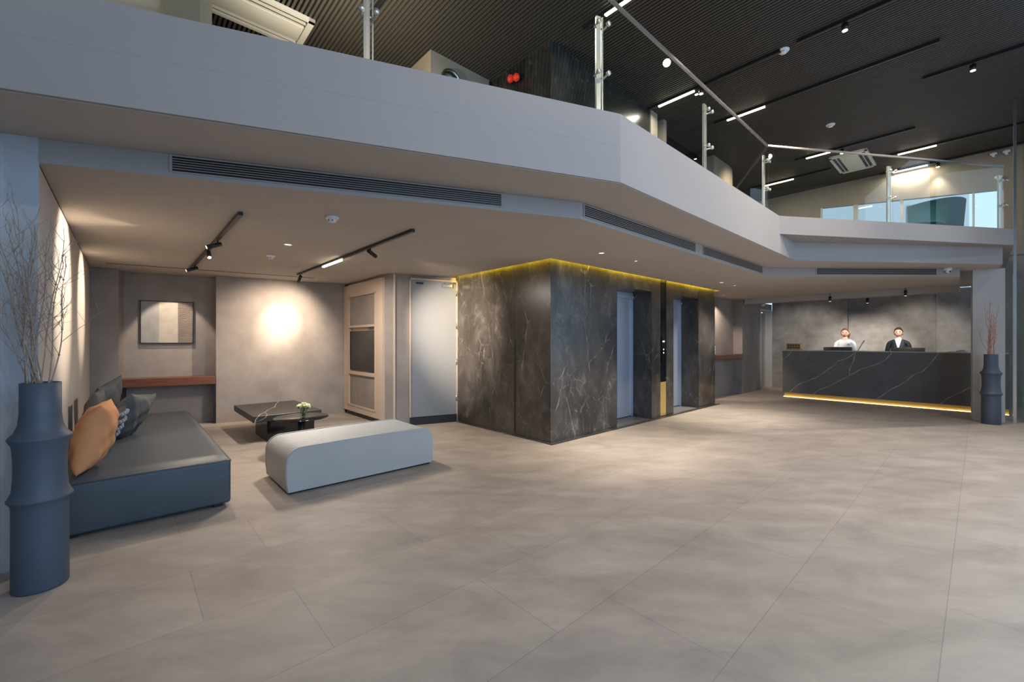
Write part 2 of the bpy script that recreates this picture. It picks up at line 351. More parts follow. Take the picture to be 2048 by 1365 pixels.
# ---------------------------------------------------------------- left pier, lounge left wall
WD = Vector((-.673, .7396)); WA = Vector((-2.83, 2.54))
PC = Vector((-6.12, 6.157)); D3 = Vector((.848, .53)); N3 = Vector((-.53, .848))
b = MB(); b.prism([WA[:], PC[:], (PC+Vector((-.3, .3)))[:], (PC+Vector((-.6, .1)))[:], (WA+Vector((-.4, -.12)))[:]], 0, ZC-.012); b.build('wall_left', 'wall_l', struct=True)
b = MB(); b.prism([(WA+Vector((.012, -.012)))[:], (WA+Vector((-.006, .012)))[:], (-3.4, 2.42), (-4.5, 2.0), (-4.5, 1.8), (-2.96, 2.475)], 0, ZB-.005); b.build('wall_pier', 'pier', struct=True)
b = MB(); b.box((-2.985, 2.455, 1.28), (.03, .03, 2.56), .3); b.build('trim_4', 'steel', struct=True)
# ---------------------------------------------------------------- lounge back wall with niche
def L3(s, d): q = PC+D3*s+N3*d; return (q.x, q.y)
NS0, NS1 = .313, 1.505
b = MB()
b.prism([L3(-.05, 0), L3(NS0, 0), L3(NS0, .30), L3(NS1, .30), L3(NS1, 0), L3(3.50, 0), L3(3.5, .5), L3(-.05, .5)], 0, ZC-.003)
b.build('wall_back', 'concrete', struct=True)
# ceiling light slot in front of the back wall
g0 = ongp(352, 536, ZC); 
b = MB(); A = Vector(L3(.30, -.60)); dd = D3; q = A+dd*1.3
b.box((q.x, q.y, ZC-.002), (2.6, .018, .006), ang(*D3)); o = b.build('trim_5', 'black', struct=True)
# wall end beside cabinet and door wall
E0 = Vector((-3.17, 8.0)); E1 = Vector((-2.07, 6.79)); DW0 = Vector((-1.85, 6.72)); DWD = Vector((.8925, .451)); DWN = Vector((-.451, .8925))
DW1 = DW0+DWD*1.09
b = MB(); b.prism([(-2.02, 6.80), DW0[:], DW1[:], (DW1+DWN*.3)[:], (-2.6, 7.9), (-3.0, 8.3), (-3.1, 8.05)], 0, ZC-.003)
b.build('wall_door', 'concrete', struct=True)
b = MB(); b.box((-1.86, 6.712, ZC/2), (.03, .03, ZC-.01), .4); b.build('trim_6', 'beige', struct=True)
# ---------------------------------------------------------------- lounge door
s0 = along(821, DW0, DWD); s1 = along(911, DW0, DWD)
def door_lounge():
    L = s1-s0; c = DW0+DWD*((s0+s1)/2); rz = ang(*DWD)
    o = MB().bx(-L/2, L/2, -.035, -.002, .125, 2.33).build('door_1', 'door', struct=True, loc=(c.x, c.y, 0), rz=rz)
    f = MB(); f.bx(-L/2-.02, -L/2-.002, -.045, -.002, .125, 2.36); f.bx(L/2+.002, L/2+.03, -.045, -.002, .0, 2.36); f.bx(-L/2-.02, L/2+.03, -.045, -.002, 2.333, 2.36)
    f.build('door_frame', 'beige', o)
    MB().bx(-L/2-.01, L/2+.002, -.06, -.002, 0, .118).build('kick_plate', 'black', o)
    h = MB(); h.bx(L/2-.26, L/2-.08, -.075, -.036, 2.24, 2.29); h.tube([(L/2-.24, -.06, 2.29), (L/2-.14, -.13, 2.30), (L/2-.02, -.06, 2.31)], .008); h.build('door_closer', 'steel', o)
    MB().bx(-L/2+.08, -L/2+.2, -.042, -.035, 2.27, 2.30).build('door_plate', 'black', o)
    for z in (.35, .95, 1.55, 2.1): MB().tube([(L/2+.0, -.05, z), (L/2+.0, -.05, z+.1)], .009).build('hinge', 'steel', o)
door_lounge()
# ---------------------------------------------------------------- lift core (marble)
core = (P(CU, CV))
def core_build():
    b = MB(); zt = ZB-.006
    for (u0, u1) in ((0, 1.52), (2.556, 2.86), (3.075, 3.336), (4.372, 5.16)): b.bx(u0, u1, 0, .36, 0, zt)
    for (u0, u1) in ((1.52, 2.556), (3.336, 4.372)): b.bx(u0, u1, 0, .36, 2.2, zt)
    b.bx(0, 5.16, .36, 2.45, 2.2, zt); b.bx(0, 1.45, .36, 2.45, 0, 2.2); b.bx(2.62, 3.27, .36, 2.45, 0, 2.2); b.bx(4.44, 5.16, .36, 2.45, 0, 2.2); b.bx(1.45, 4.44, .6, 2.45, 0, 2.2)
    o = b.build('wall_lift_core', 'marble', struct=True, loc=core, rz=PHI)
    # joints
    j = MB()
    for v in (.688, 1.15): j.bx(-.0012, .001, v-.0015, v+.0015, .05, ZC)
    for uu in (1.52, 2.556, 4.372): j.bx(uu-.0015, uu+.0015, -.0012, .001, .05, ZC)
    j.build('joint', 'black', o)
    MB().bx(-.004, .002, .676, .700, .04, 1.375).build('shadow_gap', 'black', o)
    t = MB(); t.bx(2.86, 3.075, .012, .36, .0, ZC+.1); t.build('panel_recess', 'blackgloss', o)
    t = MB(); t.bx(2.862, 3.073, .006, .014, .02, .62); t.build('panel_foot', 'brass', o)
    c = MB(); c.bx(2.90, 3.035, -.002, .011, .98, 1.42); cb = c.build('call_panel', 'blackgloss', o)
    d = MB(); [d.lathe([(0, -.004), (.012, -.004), (.012, .004), (0, .004)], (0, 0, 0), 16)]
    for z in (1.14, 1.20):
        q = MB(); q.ball((2.967, -.004, z), (.013, .004, .013)); q.build('call_button', 'lens_dim', cb)
    q = MB(); q.bx(2.935, 2.96, -.004, 0, 1.33, 1.355); q.bx(2.975, 3.0, -.004, 0, 1.33, 1.355); q.build('floor_display', 'lens_dim', cb)
    for n, (u0, u1) in enumerate(((1.52, 2.556), (3.336, 4.372))):
        e = MB(); e.bx(u0-.03, (u0+u1)/2-.001+.03, .40, .43, .02, 2.1); e.bx((u0+u1)/2+.001+.03, u1+.06, .40, .43, .02, 2.1)
        dd = e.build('door_%d' % (n+2), 'lift', struct=True, loc=core, rz=PHI)
        f = MB(); f.bx(u0-.06, u1+.065, .34, .36, 2.1, 2.145); f.bx(u1+.0, u1+.045, .358, .40, 0, 2.145); f.bx(u0-.045, u0, .358, .40, 0, 2.145); f.bx(u0-.05, u1+.05, .36, .41, 2.1, 2.198)
        f.build('door_frame', 'lift', dd)
        MB().bx(u0, u1, .0, .40, .0005, .006).build('threshold', 'counter', dd)
    sk = MB(); sk.bx(-.05, 5.24, -.07, 0, .0006, .012); sk.bx(-.05, 0, 0, 2.07, .0006, .012); sk.build('baseboard_lift', 'marble', struct=True, loc=core, rz=PHI)
core_build()
led = MB(); led.bx(-.045, 5.205, -.055, -.035, ZC+.05, ZC+.06); led.bx(-.055, -.035, -.03, 2.2, ZC+.05, ZC+.06)
tag(led.build('led_strip', 'yellow_led', loc=core, rz=PHI), 'glowing yellow light strip hidden in the ceiling slot around the dark marble lift block', 'light')
# upstairs continuation of the core and rooms
b = MB(); b.bx(0, 2.5, 0, 2.4, ZT, ZU+.07); o = b.build('wall_upper_core', 'marble_up', struct=True, loc=core, rz=PHI)
b = MB(); b.bx(2.5, 2.72, -.02, 2.4, ZT, ZU); b.bx(2.95, 3.06, -.01, 2.4, ZT, ZU); b.build('wall_upper_pillar', 'wall_up', struct=True, loc=core, rz=PHI)
b = MB(); b.bx(2.72, 2.95, .12, 2.4, ZT, ZU); b.bx(3.06, 5.1, .25, 2.4, ZT, ZU+.07); b.build('wall_upper_dark', 'blackgloss', struct=True, loc=core, rz=PHI)
pts = [(5.1, 0), (5.9, 0)]
for i in range(9):
    a = i/8*PI/2; pts.append((5.9+1.3*math.sin(a), 1.3*(1-math.cos(a))))
pts += [(7.2, 3.5), (5.1, 3.5)]
b = MB(); b.prism(pts, ZT, ZU); b.bx(7.1, 9.1, 1.25, 3.5, ZT, ZU+.001); b.build('wall_upper_curved', 'wall_up', struct=True, loc=core, rz=PHI)
q = Vector((-1.1, 5.75))
b = MB(); b.bx(0, 1.02, 0, 3, ZT, ZU); b.build('wall_upper_lobby', 'wall_up', struct=True, loc=(q.x, q.y, 0), rz=PHI)
o = MB().lathe([(.14, 0), (.17, 0), (.17, .03), (.14, .03), (.14, 0)], seg=32).build('round_vent', 'steel')
o.rotation_euler = (PI/2, 0, PHI); pp = q+Vector(D2[:2])*.32+Vector(D1[:2])*(-.005); o.location = (pp.x, pp.y, 4.98)
tag(o, 'round steel vent ring on the beige wall upstairs behind the glass railing', 'vent')
# upper left pillar + beige wall
b = MB(); b.prism([(-2.55, 3.12), (-2.32, 3.16), (-2.40, 3.40), (-2.62, 3.36)], ZT, ZU); b.build('wall_upper_column', 'wall_up', struct=True)
b = MB(); b.prism([(-2.62, 3.25), (-4.3, 2.7), (-4.6, 3.2), (-2.7, 3.4)], ZT, ZU); b.build('wall_upper_left', 'beige', struct=True)
# ---------------------------------------------------------------- far upper wall with window
UW = 13.25
def vz(u0, u1, pts, name, m):
    n = len(pts); vs = [P(u0, v, z) for v, z in pts]+[P(u1, v, z) for v, z in pts]
    return MB().add(vs, [tuple(range(n)), tuple(range(2*n-1, n-1, -1))]+[(i, (i+1) % n, (i+1) % n+n, i+n) for i in range(n)]).build(name, m, struct=True)
def vat(px, u):
    k = (px-CX)/F; Y = u/(k*D2.x+D2.y); return k*Y*D1.x+Y*D1.y
vl = vat(1640, UW); vr = vat(2008, UW)
vz(UW, UW+.12, [(vr, 4.45), (vl, 4.78), (vl, ZU+.07), (vr, ZU+.07)], 'wall_far_head', 'wall_up')
vz(UW, UW+.12, [(vl, ZT), (vl+6, ZT), (vl+6, ZU+.07), (vl, ZU+.07)], 'wall_far_left', 'wall_up')
vz(UW, UW+.12, [(vr-3.2, ZT+.001), (vr, ZT+.001), (vr, ZU+.07), (vr-3.2, ZU+.07)], 'wall_far_right', 'wall_up')
vz(UW, UW+.12, [(vl, ZT), (vr, ZT), (vr, 3.30), (vl, 3.30)], 'wall_far_sill', 'wall_l')
vz(UW+.02, UW+.1, [(vr-3.2, 0), (-.2, 0), (-.2, ZT-.001), (vr-3.2, ZT)], 'wall_far_lower', 'concrete')
b = MB()
for px, wd in ((1642, .04), (1711, .09), (1803, .05), (1947, .035), (2005, .05)):
    v = vat(px, UW); p = P(UW+.05, v); b.box((p.x, p.y, 4.05), (.06, wd, 1.6 if px > 1800 else 1.5), PHI)
o = b.build('window_1', 'cass', struct=True)
p0 = P(UW+.06, (vl+vr)/2); MB().box((p0.x, p0.y, 3.95), (.008, abs(vl-vr), 1.65), PHI).build('window_glass', 'glass', o)
for px, py in ((1918, 433), (1999, 412)):
    v = vat(px, UW); p = P(UW-.01, v); Y = p.y; MB().ball((p.x, p.y, H+(HZ-py)/F*Y), .035).build('knob', 'steel', o)
# exterior building across the street
b = MB(); b.box((20.5, 23, 6), (5.0, 4, 12.5), .3); o = b.build('neighbour_building', 'ext')
tag(o, 'pale neighbouring building seen through the upstairs window', 'building')
for (x, z) in ((19.3, 9.4), (20.9, 9.4), (19.3, 7.2), (20.9, 7.2)):
    MB().box((x, 20.83+(x-20.5)*.31, z), (.7, .1, 1.3), .3).build('window', 'extwin', o)
# ---------------------------------------------------------------- reception walls
RU = 14.08
b = MB(); va_, vb_ = vat(1697, RU), vat(1872, RU)
b2 = MB(); p = [P(RU-.0, vb_), P(RU, va_), P(RU+.2, va_), P(RU+.2, vb_)]; b2.prism([x[:2] for x in p], 0, ZB-.005)
p = [P(RU-.07, va_+.006), P(RU-.07, 4.08), P(RU+.2, 4.08), P(RU+.2, va_+.006)]; b2.prism([x[:2] for x in p], 0, ZB-.005)
p = [P(RU-.07, vb_-.006), P(RU-.07, -1.5), P(RU+.2, -1.5), P(RU+.2, vb_-.006)]; b2.prism([x[:2] for x in p], 0, ZB-.005)
b2.build('wall_reception', 'conc_dark', struct=True)
j = MB()
for k, px in enumerate((1600, 1655, 1760, 1800, 1840, 1905)):
    v = vat(px, RU-.07); inn = va_ > v > vb_
    c = P(RU-(.0 if inn else .07), v); j.box((c.x, c.y, 1.28), (.003, .004, 2.5), PHI)
for z, a, c2 in ((1.75, 3.9, va_), (.9, 3.9, va_), (1.95, va_, vb_), (1.45, va_, vb_), (1.8, vb_, -.4)):
    inn = a == va_; p = P(RU-(0 if inn else .07), (a+c2)/2); j.box((p.x, p.y, z), (.003, abs(a-c2), .004), PHI)
j.build('trim_7', 'conc_dark', struct=True)
# wall between lift and reception, with console niche, and corridor door
b = MB()
for poly in ([P(9.31, 4.30), P(11.69, 4.30), P(11.69, 4.9), P(9.31, 4.9)], [P(11.69, 4.08), P(13.03, 4.08), P(13.03, 4.9), P(11.69, 4.9)]):
    b.prism([x[:2] for x in poly], 0, ZC-.003)
b.build('wall_corridor', 'concrete', struct=True)
b = MB(); p = P(13.55, 4.28); b.box((p.x, p.y, 1.08), (.96, .04, 2.16), PHI); o = b.build('door_4', 'door', struct=True)
f = MB()
for uu in (13.06, 14.0): q = P(uu, 4.2); f.box((q.x, q.y, 1.12), (.05, .24, 2.24), PHI)
q = P(13.53, 4.2); f.box((q.x, q.y, 2.22), (.99, .24, .05), PHI); f.build('door_frame', 'plaster', o)
g = MB()
for uu in (13.3, 13.42, 13.54, 13.66, 13.78): q = P(uu, 4.255); g.box((q.x, q.y, 1.05), (.015, .012, 2.0), PHI)
g.build('door_groove', 'steel', o)
b = MB(); q = P(13.53, 4.25); b.prism([x[:2] for x in (P(13.03, 4.1), P(14.05, 4.1), P(14.05, 4.4), P(13.03, 4.4))], 2.245, ZC-.003); b.build('wall_corridor_head', 'concrete', struct=True)
# console shelf by the lifts
o = MB().bx(0, 2.3, 0, .24, .92, 1.02).build('console_shelf', 'wood'); o.location = P(9.37, 4.05); o.rotation_euler = (0, 0, PHI)
tag(o, 'red-brown wooden wall shelf in the niche between lifts and reception', 'shelf')
t = thing('photo_frame', 'small black framed card standing on the wooden shelf right of the lifts', 'picture frame', P(10.12, 4.15, 1.02), PHI)
MB().bx(-.09, .09, -.008, .008, 0, .24).build('frame', 'black', t); MB().bx(-.075, .075, -.010, -.0082, .015, .225).build('card', 'paper', t)
MB().tube([(0, .01, .15), (0, .07, .0)], .004).build('stand', 'black', t)
# column beside reception
b = MB(); b.prism([(7.87, 7.26), (8.17, 7.04), (8.42, 7.3), (8.12, 7.52)], 0, ZB-.005); b.build('wall_column', 'plaster', struct=True)
# glass front at right
b = MB(); b.box((8.20, 6.93, 2.65), (.035, .035, 5.29), PHI); b.box((8.62, 7.30, 1.25), (.03, .03, 2.5), PHI)
o = b.build('window_2', 'steel', struct=True)
g = MB()
q0 = P(10.73, -.44); q1 = P(10.73, -3.9); cc = (q0+q1)/2; g.box((cc.x, cc.y, 2.65), (.012, 3.4, 5.28), PHI); g.build('window_glass', 'glass', o)
# (glass door leaf of the entrance lobby)
b = MB(); b.box((8.44, 7.12, 1.2), (.012, .42, 2.38), math.radians(30)); o = b.build('door_5', 'glass', struct=True)
MB().tube([(8.50, 6.99, .3), (8.50, 6.99, 1.9)], .012).build('door_handle', 'black', o)
MB().box((8.44, 7.12, .04), (.03, .42, .08), math.radians(30)).build('door_rail', 'steel', o)
# walls closing the hall behind the camera (glazed opening left free for daylight)
b = MB()
for poly in ([P(-2.6, -4), P(-2.5, -4), P(-2.5, 3.2), P(-2.6, 3.2)], [P(-2.5, -4.1), P(11, -4.1), P(11, -4), P(-2.5, -4)]):
    b.prism([x[:2] for x in poly], 0, ZU)
b.build('wall_front', 'plaster', struct=True)
b = MB(); b.prism([x[:2] for x in (P(-2.5, 11.5), P(15, 11.5), P(15, 11.6), P(-2.5, 11.6))], 0, ZU+.07); b.build('wall_rear', 'wall_l', struct=True)
b = MB(); b.prism([x[:2] for x in (P(-2.6, 3.2), P(-2.5, 3.2), P(-2.5, 11.5), P(-2.6, 11.5))], 0, ZU+.07); b.build('wall_side', 'wall_l', struct=True)
# ---------------------------------------------------------------- air grilles
def grille(A, d, pxa, pxb, label, n=6, flip=1):
    s0, s1 = along(pxa, A, d), along(pxb, A, d)
    if s0 > s1: s0, s1 = s1, s0
    L = s1-s0; c = Vector(A[:2])+Vector(d[:2])*(s0+s1)/2; rz = ang(d[0], d[1])
    if flip < 0: rz += PI
    t = thing('air_grille', label, 'air vent', (c.x, c.y, 2.452), rz, 'air grilles in the soffit band')
    f = MB(); hz = .096
    f.bx(-L/2-.015, L/2+.015, -.008, -.001, -.008, .0); f.bx(-L/2-.015, L/2+.015, -.008, -.001, hz, hz+.008); f.bx(-L/2-.015, -L/2, -.008, -.001, 0, hz); f.bx(L/2, L/2+.015, -.008, -.001, 0, hz)
    f.build('frame', 'fascia', t)
    MB().bx(-L/2, L/2, -.003, -.001, 0, hz).build('backing', 'black', t)
    for k in range(n-1):
        z = hz*(k+1)/n; MB().box((0, -.006, z), (L, .008, .0035)).build('slat', 'fascia', t)
    k = 0
    return t
BA = Vector((.593, 3.71)); Bd1 = Vector((3.423, 1.17)).normalized(); Bd2 = Vector((3.577, 3.29)).normalized(); Bd3 = Vector((3.28, .07)).normalized(); BB = Vector((4.17, 7.0))
grille(BA, Bd1, 345, 1002, 'long dark-slotted air grille in the band above the sofa lounge')
grille(BA, Bd2, 1168, 1390, 'angled air grille above the marble lift block, nearer the lounge')
grille(BA, Bd2, 1406, 1524, 'short angled air grille right of the one above the lift block')
grille(BB, Bd3, 1633, 1872, 'air grille in the band above the reception desk')
# cassette air conditioners
def cassette(px, py, label, name='ceiling_cassette'):
    p = ongp(px, py, ZU); t = thing(name, label, 'air conditioner', (p.x, p.y, ZU-.045), PHI, 'ceiling cassettes')
    b = MB(); L, W = 1.22, .64
    b.bx(-L/2, L/2, -W/2, -W/2+.045, 0, .045); b.bx(-L/2, L/2, W/2-.045, W/2, 0, .045); b.bx(-L/2, -L/2+.07, -W/2, W/2, 0, .045); b.bx(L/2-.07, L/2, -W/2, W/2, 0, .045)
    b.build('frame', 'cass', t)
    MB().rbox(-L/2+.08, L/2-.08, -W/2+.17, W/2-.17, -.008, .03, .006).build('panel', 'cass', t)
    MB().bx(-L/2+.06, L/2-.06, -W/2+.04, W/2-.04, .03, .044).build('backing', 'black', t)
    for s in (-1, 1):
        MB().bx(-L/2+.08, L/2-.08, s*(W/2-.11)-.006, s*(W/2-.11)+.006, -.002, .03).build('louvre', 'cass', t)
cassette(1706, 322, 'pale ceiling cassette air conditioner above the railing near reception')
cassette(505, 18, 'large pale ceiling cassette air conditioner at the upper left')
# ---------------------------------------------------------------- track lights upstairs
ZL = 5.255
def upt(px, py): return ongp(px, py, ZL)
def track(p0, p1, bars, heads, label, power=18):
    a, c = upt(*p0), upt(*p1)
    ua, va = UV(a.x, a.y); uc, vc = UV(c.x, c.y); um = (ua+uc)/2; v0, v1 = min(va, vc), max(va, vc); vm = (v0+v1)/2
    t = thing('track_light', label, 'track light', P(um, vm, ZL), PHI, 'track lights on the slatted ceiling')
    MB().bx(-.018, .018, -(v1-v0)/2, (v1-v0)/2, 0, .044).build('track', 'black', t)
    for (q0, q1) in bars:
        A_, B_ = upt(*q0), upt(*q1); y0 = UV(A_.x, A_.y)[1]-vm; y1 = UV(B_.x, B_.y)[1]-vm
        if y0 > y1: y0, y1 = y1, y0
        MB().rbox(-.02, .02, y0, y1, -.022, -.001, .006).build('light_bar', 'bar_lamp', t)
        l = area(P(um, vm+(y0+y1)/2, ZL-.03), P(um, vm+(y0+y1)/2, 0), power, .04, abs(y1-y0), WARM2, 'bar_or_fill_light'); l.rotation_euler = (0, 0, PHI)
    for h in heads:
        A_ = upt(*h); y = UV(A_.x, A_.y)[1]-vm
        hd = MB().tube([(0, y, -.02), (0, y, -.10)], .035, 16).build('spot_head', 'black', t)
        MB().tube([(0, y, -.001), (0, y, -.03)], .008, 8).build('stem', 'black', hd)
        MB().lathe([(0, 0), (.027, 0), (.027, .004), (0, .004)], (0, y, -.1045), 20).build('lens', 'warm_lamp', hd)
        q = P(um, vm+y, ZL-.12); spot(q, (q.x, q.y, 0), 60, 70, .8, WARM2, .03)
track((1290, 225), (1560, 104), [((1317, 212), (1388, 180))], [(1404, 176)], 'ceiling track with glowing bar left of the middle railing post')
track((1595, 88), (1850, -28), [], [(1690, 45)], 'ceiling track carrying the bright spotlight at the top right')
track((1430, 250), (1880, 82), [((1454, 240), (1530, 212))], [], 'long ceiling track with bar light crossing the angled handrail')
track((1845, 160), (2150, 60), [], [(1946, 126)], 'ceiling track with bright spotlight farthest right')
track((1590, 323), (1830, 257), [((1612, 316), (1660, 303))], [(1680, 292)], 'short ceiling track with bar light beside the ceiling cassette')
track((1770, 315), (2100, 235), [((1795, 307), (1873, 290))], [], 'ceiling track with bar light above the reception-side handrail')
track((1760, 350), (2100, 276), [((1785, 343), (1855, 328))], [(1875, 322)], 'ceiling track with bar light nearest the far upper wall')
track((1500, 381), (1660, 337), [((1530, 373), (1588, 358))], [], 'ceiling track with bar light behind the railing corner')
track((1160, 53), (1300, -20), [((1208, 27), (1262, -5))], [], 'ceiling track with bar light at the top of the first railing corner')
track((700, 30), (860, -60), [((800, -14), (850, -45))], [], 'ceiling track at the top centre, mostly above the picture')
# added lights without fittings upstairs, brightening the left slats and curved wall
spot((-2.0, 4.3, 4.1), (-1.7, 4.7, 5.3), 240, 165, 1, WARM, .1)
spot(P(9.9, 2.9, 5.1), P(10.2, 3.9, 4.3), 110, 100, .8, WARM, .05)
area(P(11.5, 1.0, 3.3), P(12.3, 1.0, 5.2), 16, 1.2, 4, WARM2, 'bar_or_fill_light')  # upward area light in front of the far upper wall, no bar here
# smoke detectors / discs
def detector(px, py, z, r, label, up=False, nm='smoke_detector'):
    p = ongp(px, py, z); t = thing(nm, label, 'smoke detector', (p.x, p.y, z), 0, 'ceiling detectors')
    MB().lathe([(0, -.0), (r, -.0), (r, -.012), (r*.92, -.02), (0, -.02)], seg=28).build('base', 'white', t)
    MB().lathe([(0, -.0205), (r*.62, -.0205), (r*.55, -.045), (0, -.05)], seg=24).build('sensor', 'white', t)
    for a in (-.5, .5): MB().box((math.sin(a)*r*.55, -math.cos(a)*r*.55, -.036), (.012, .004, .01), a).build('opening', 'black', t)
detector(1567, 100, ZU, .07, 'white disc detector on the slatted ceiling, upper of the two')
detector(1661, 249, ZU, .07, 'white disc detector on the slatted ceiling above the ceiling cassette')
detector(664, 434, ZC, .055, 'white smoke detector on the lounge ceiling nearer the air grille')
detector(541, 511, ZC, .05, 'white smoke detector on the lounge ceiling between the two tracks')
# recessed downlights
def downlight(px, py, label, power, r=.04, em='lens_dim', deg=75):
    p = ongp(px, py, ZC-.001); t = thing('downlight', label, 'downlight', (p.x, p.y, ZC-.001), 0, 'recessed downlights')
    MB().lathe([(r*.8, 0), (r, 0), (r, -.006), (r*.8, -.006), (r*.8, 0)], seg=24).build('rim', 'white', t)
    MB().lathe([(0, -.001), (r*.8, -.001), (r*.8, -.003), (0, -.003)], seg=24).build('lens', em, t)
    if power: spot((p.x, p.y, ZC-.02), (p.x, p.y, 0), power, deg, .9, WARM2, .04)
downlight(576, 489, 'small lit downlight over the lounge bench', 60, .045, 'lens_dim', 95)
downlight(1203, 506, 'recessed downlight in front of the marble corner', 150)
downlight(1272, 522, 'tiny recessed downlight before the first lift door', 210, .025)
downlight(1443, 565, 'recessed downlight right of the marble lift block', 240)
downlight(1469, 571, 'recessed downlight nearest the reception desk', 170, .03, deg=125)
_q = P(10.25, 3.98); _px = CX+F*_q.x/_q.y; _py = HZ-F*(ZC-H)/_q.y
downlight(_px, _py, 'small downlight over the wooden wall shelf right of the lifts', 0, .025)
spot(P(10.25, 3.98, ZC-.02), P(10.9, 4.3, 1.1), 110, 80, .5, WARM, .03)
# lounge tracks
ZK = ZC-.03
def ltrack(p0, p1, label):
    a, c = ongp(*p0, ZK), ongp(*p1, ZK); ua, va = UV(a.x, a.y); uc, vc = UV(c.x, c.y); um = (ua+uc)/2; vm = (va+vc)/2; L = abs(va-vc)
    t = thing('track_light', label, 'track light', P(um, vm, ZK), PHI, 'lounge track lights')
    MB().bx(-.016, .016, -L/2, L/2, 0, .029).build('track', 'black', t)
    return t, um, vm
def head(t, um, vm, px, py, direction, power, deg, lens='lens_dim', col=WARM, Ln=.10, blend=.55):
    A_ = ongp(px, py, ZK); y = UV(A_.x, A_.y)[1]-vm
    base = Vector((0, y, -.045)); d = Vector(direction).normalized()      # direction in the track's own frame (x across, y along)
    h = MB(); h.tube([base-d*.035, base+d*Ln], .022, 16); hd = h.build('spot_head', 'black', t)
    MB().tube([(0, y, 0), (0, y, -.04)], .007, 8).build('stem', 'black', hd)
    e = base+d*(Ln+.002); MB().tube([e, e+d*.003], .017, 16).build('lens', lens, hd)
    wp = P(um, vm, ZK)+D2*e.x+D1*e.y+Vector((0, 0, e.z)); wd = D2*d.x+D1*d.y+Vector((0, 0, d.z))
    if power: spot(wp+wd*.02, wp+wd*3, power, deg, blend, col, .018)
tA, uA, vA = ltrack((476, 430), (385, 540), 'black ceiling track over the sofa carrying three spotlights')
head(tA, uA, vA, 433, 481, (-1, -.05, -.42), 190, 74)
head(tA, uA, vA, 413, 500, (.05, -.55, -.8), 60, 70, 'warm_lamp', Ln=.05)
head(tA, uA, vA, 391, 531, (-1, -.05, -.42), 150, 66)
tB, uB, vB = ltrack((821, 463), (600, 552), 'black ceiling track over the coffee table with a glowing bar')
head(tB, uB, vB, 742, 497, (2.0, 1.0, -.76), 800, 54, blend=1)
head(tB, uB, vB, 600, 550, (-.07, 1.09, -.85), 215, 100, blend=1)
_w = P(uB-.02, vB+3.3, 0)
l = [o for o in bpy.data.objects if o.type == 'LIGHT' and o.data.type == 'SPOT'][-1]
spot(l.location, Vector((-4.06, 7.44, 1.66)), 230, 40, 1, WARM, .018)
a, c = ongp(647, 534, ZK-.01), ongp(681, 520, ZK-.01); y0 = UV(a.x, a.y)[1]-vB; y1 = UV(c.x, c.y)[1]-vB
MB().rbox(-.017, .017, min(y0, y1), max(y0, y1), -.022, -.001, .006).build('light_bar', 'bar_lamp', tB)
l = area(P(uB, vB+(y0+y1)/2, ZK-.03), (0, 0, 0), 60, .04, abs(y0-y1), WARM2, 'bar_or_fill_light'); l.rotation_euler = (0, 0, PHI)
# concealed lamp in the ceiling slot, washing the picture niche
nc = Vector(L3((NS0+NS1)/2, -.35)); nb = Vector(L3((NS0+NS1)/2, .30))
spot((nc.x, nc.y, ZC-.02), (nb.x, nb.y, 1.15), 62, 62, .35, WARM, .012)
# reception spots
def rspot(px, u, zt, zb, label, tgtv):
    v = vat(px, u); p = P(u, v); t = thing('pendant_spot', label, 'spotlight', (p.x, p.y, zt), 0, 'spotlights over the reception desk')
    MB().tube([(0, 0, zb-zt), (0, 0, zb-zt+.11)], .026, 16).build('spot_head', 'black', t)
    MB().tube([(0, 0, zb-zt+.11), (0, 0, 0)], .006, 8).build('stem', 'black', t)
    MB().lathe([(0, -.002), (.02, -.002), (.02, 0), (0, 0)], (0, 0, zb-zt-.001), 16).build('lens', 'lens_dim', t)
    w_ = P(RU, tgtv, .9); spot((p.x, p.y, zb-.02), w_, 190, 66, .8, WARM2, .03)
rspot(1660, 11.6, ZC, 2.235, 'black cylinder spotlight over the reception desk, leftmost of three', 3.3)
rspot(1735, 12.25, ZB-.004, 2.20, 'black cylinder spotlight over the reception desk, middle of three', 2.0)
rspot(1811, 11.6, ZC, 2.26, 'black cylinder spotlight over the reception desk, rightmost of three', 1.0)
# ---------------------------------------------------------------- glass railing
RT = ZT+1.05
K1 = Vector((.75, 3.41)); K2 = Vector((3.63, 6.04)); d23 = Vector((.986, .168)); K3 = K2+d23*4.24; K0 = K1+S1*3.9
rt = thing('glass_railing', 'long clear glass balustrade with steel posts along the mezzanine edge', 'railing', (K1.x, K1.y, ZT))
def loc3(p, z): return (p.x-K1.x, p.y-K1.y, z)
def gpanel(a, c, z1=1.05):
    m_ = (a+c)/2; L = (c-a).length; dd = (c-a).normalized()
    MB().box(loc3(m_, z1/2-.02), (L-.03, .012, z1-.05), ang(*dd)).build('glass_panel', 'glass', rt)
    MB().box(loc3(m_, z1-.012), (L-.004, .024, .024), ang(*dd)).build('handrail', 'rail', rt)
gpanel(K1, K1+S1*1.8); gpanel(K1+S1*1.8, K0)
e2 = (K2-K1).normalized(); gpanel(K1, K1+e2*1.95); gpanel(K1+e2*1.95, K2); gpanel(K2, K2+d23*2.12); gpanel(K2+d23*2.12, K3)
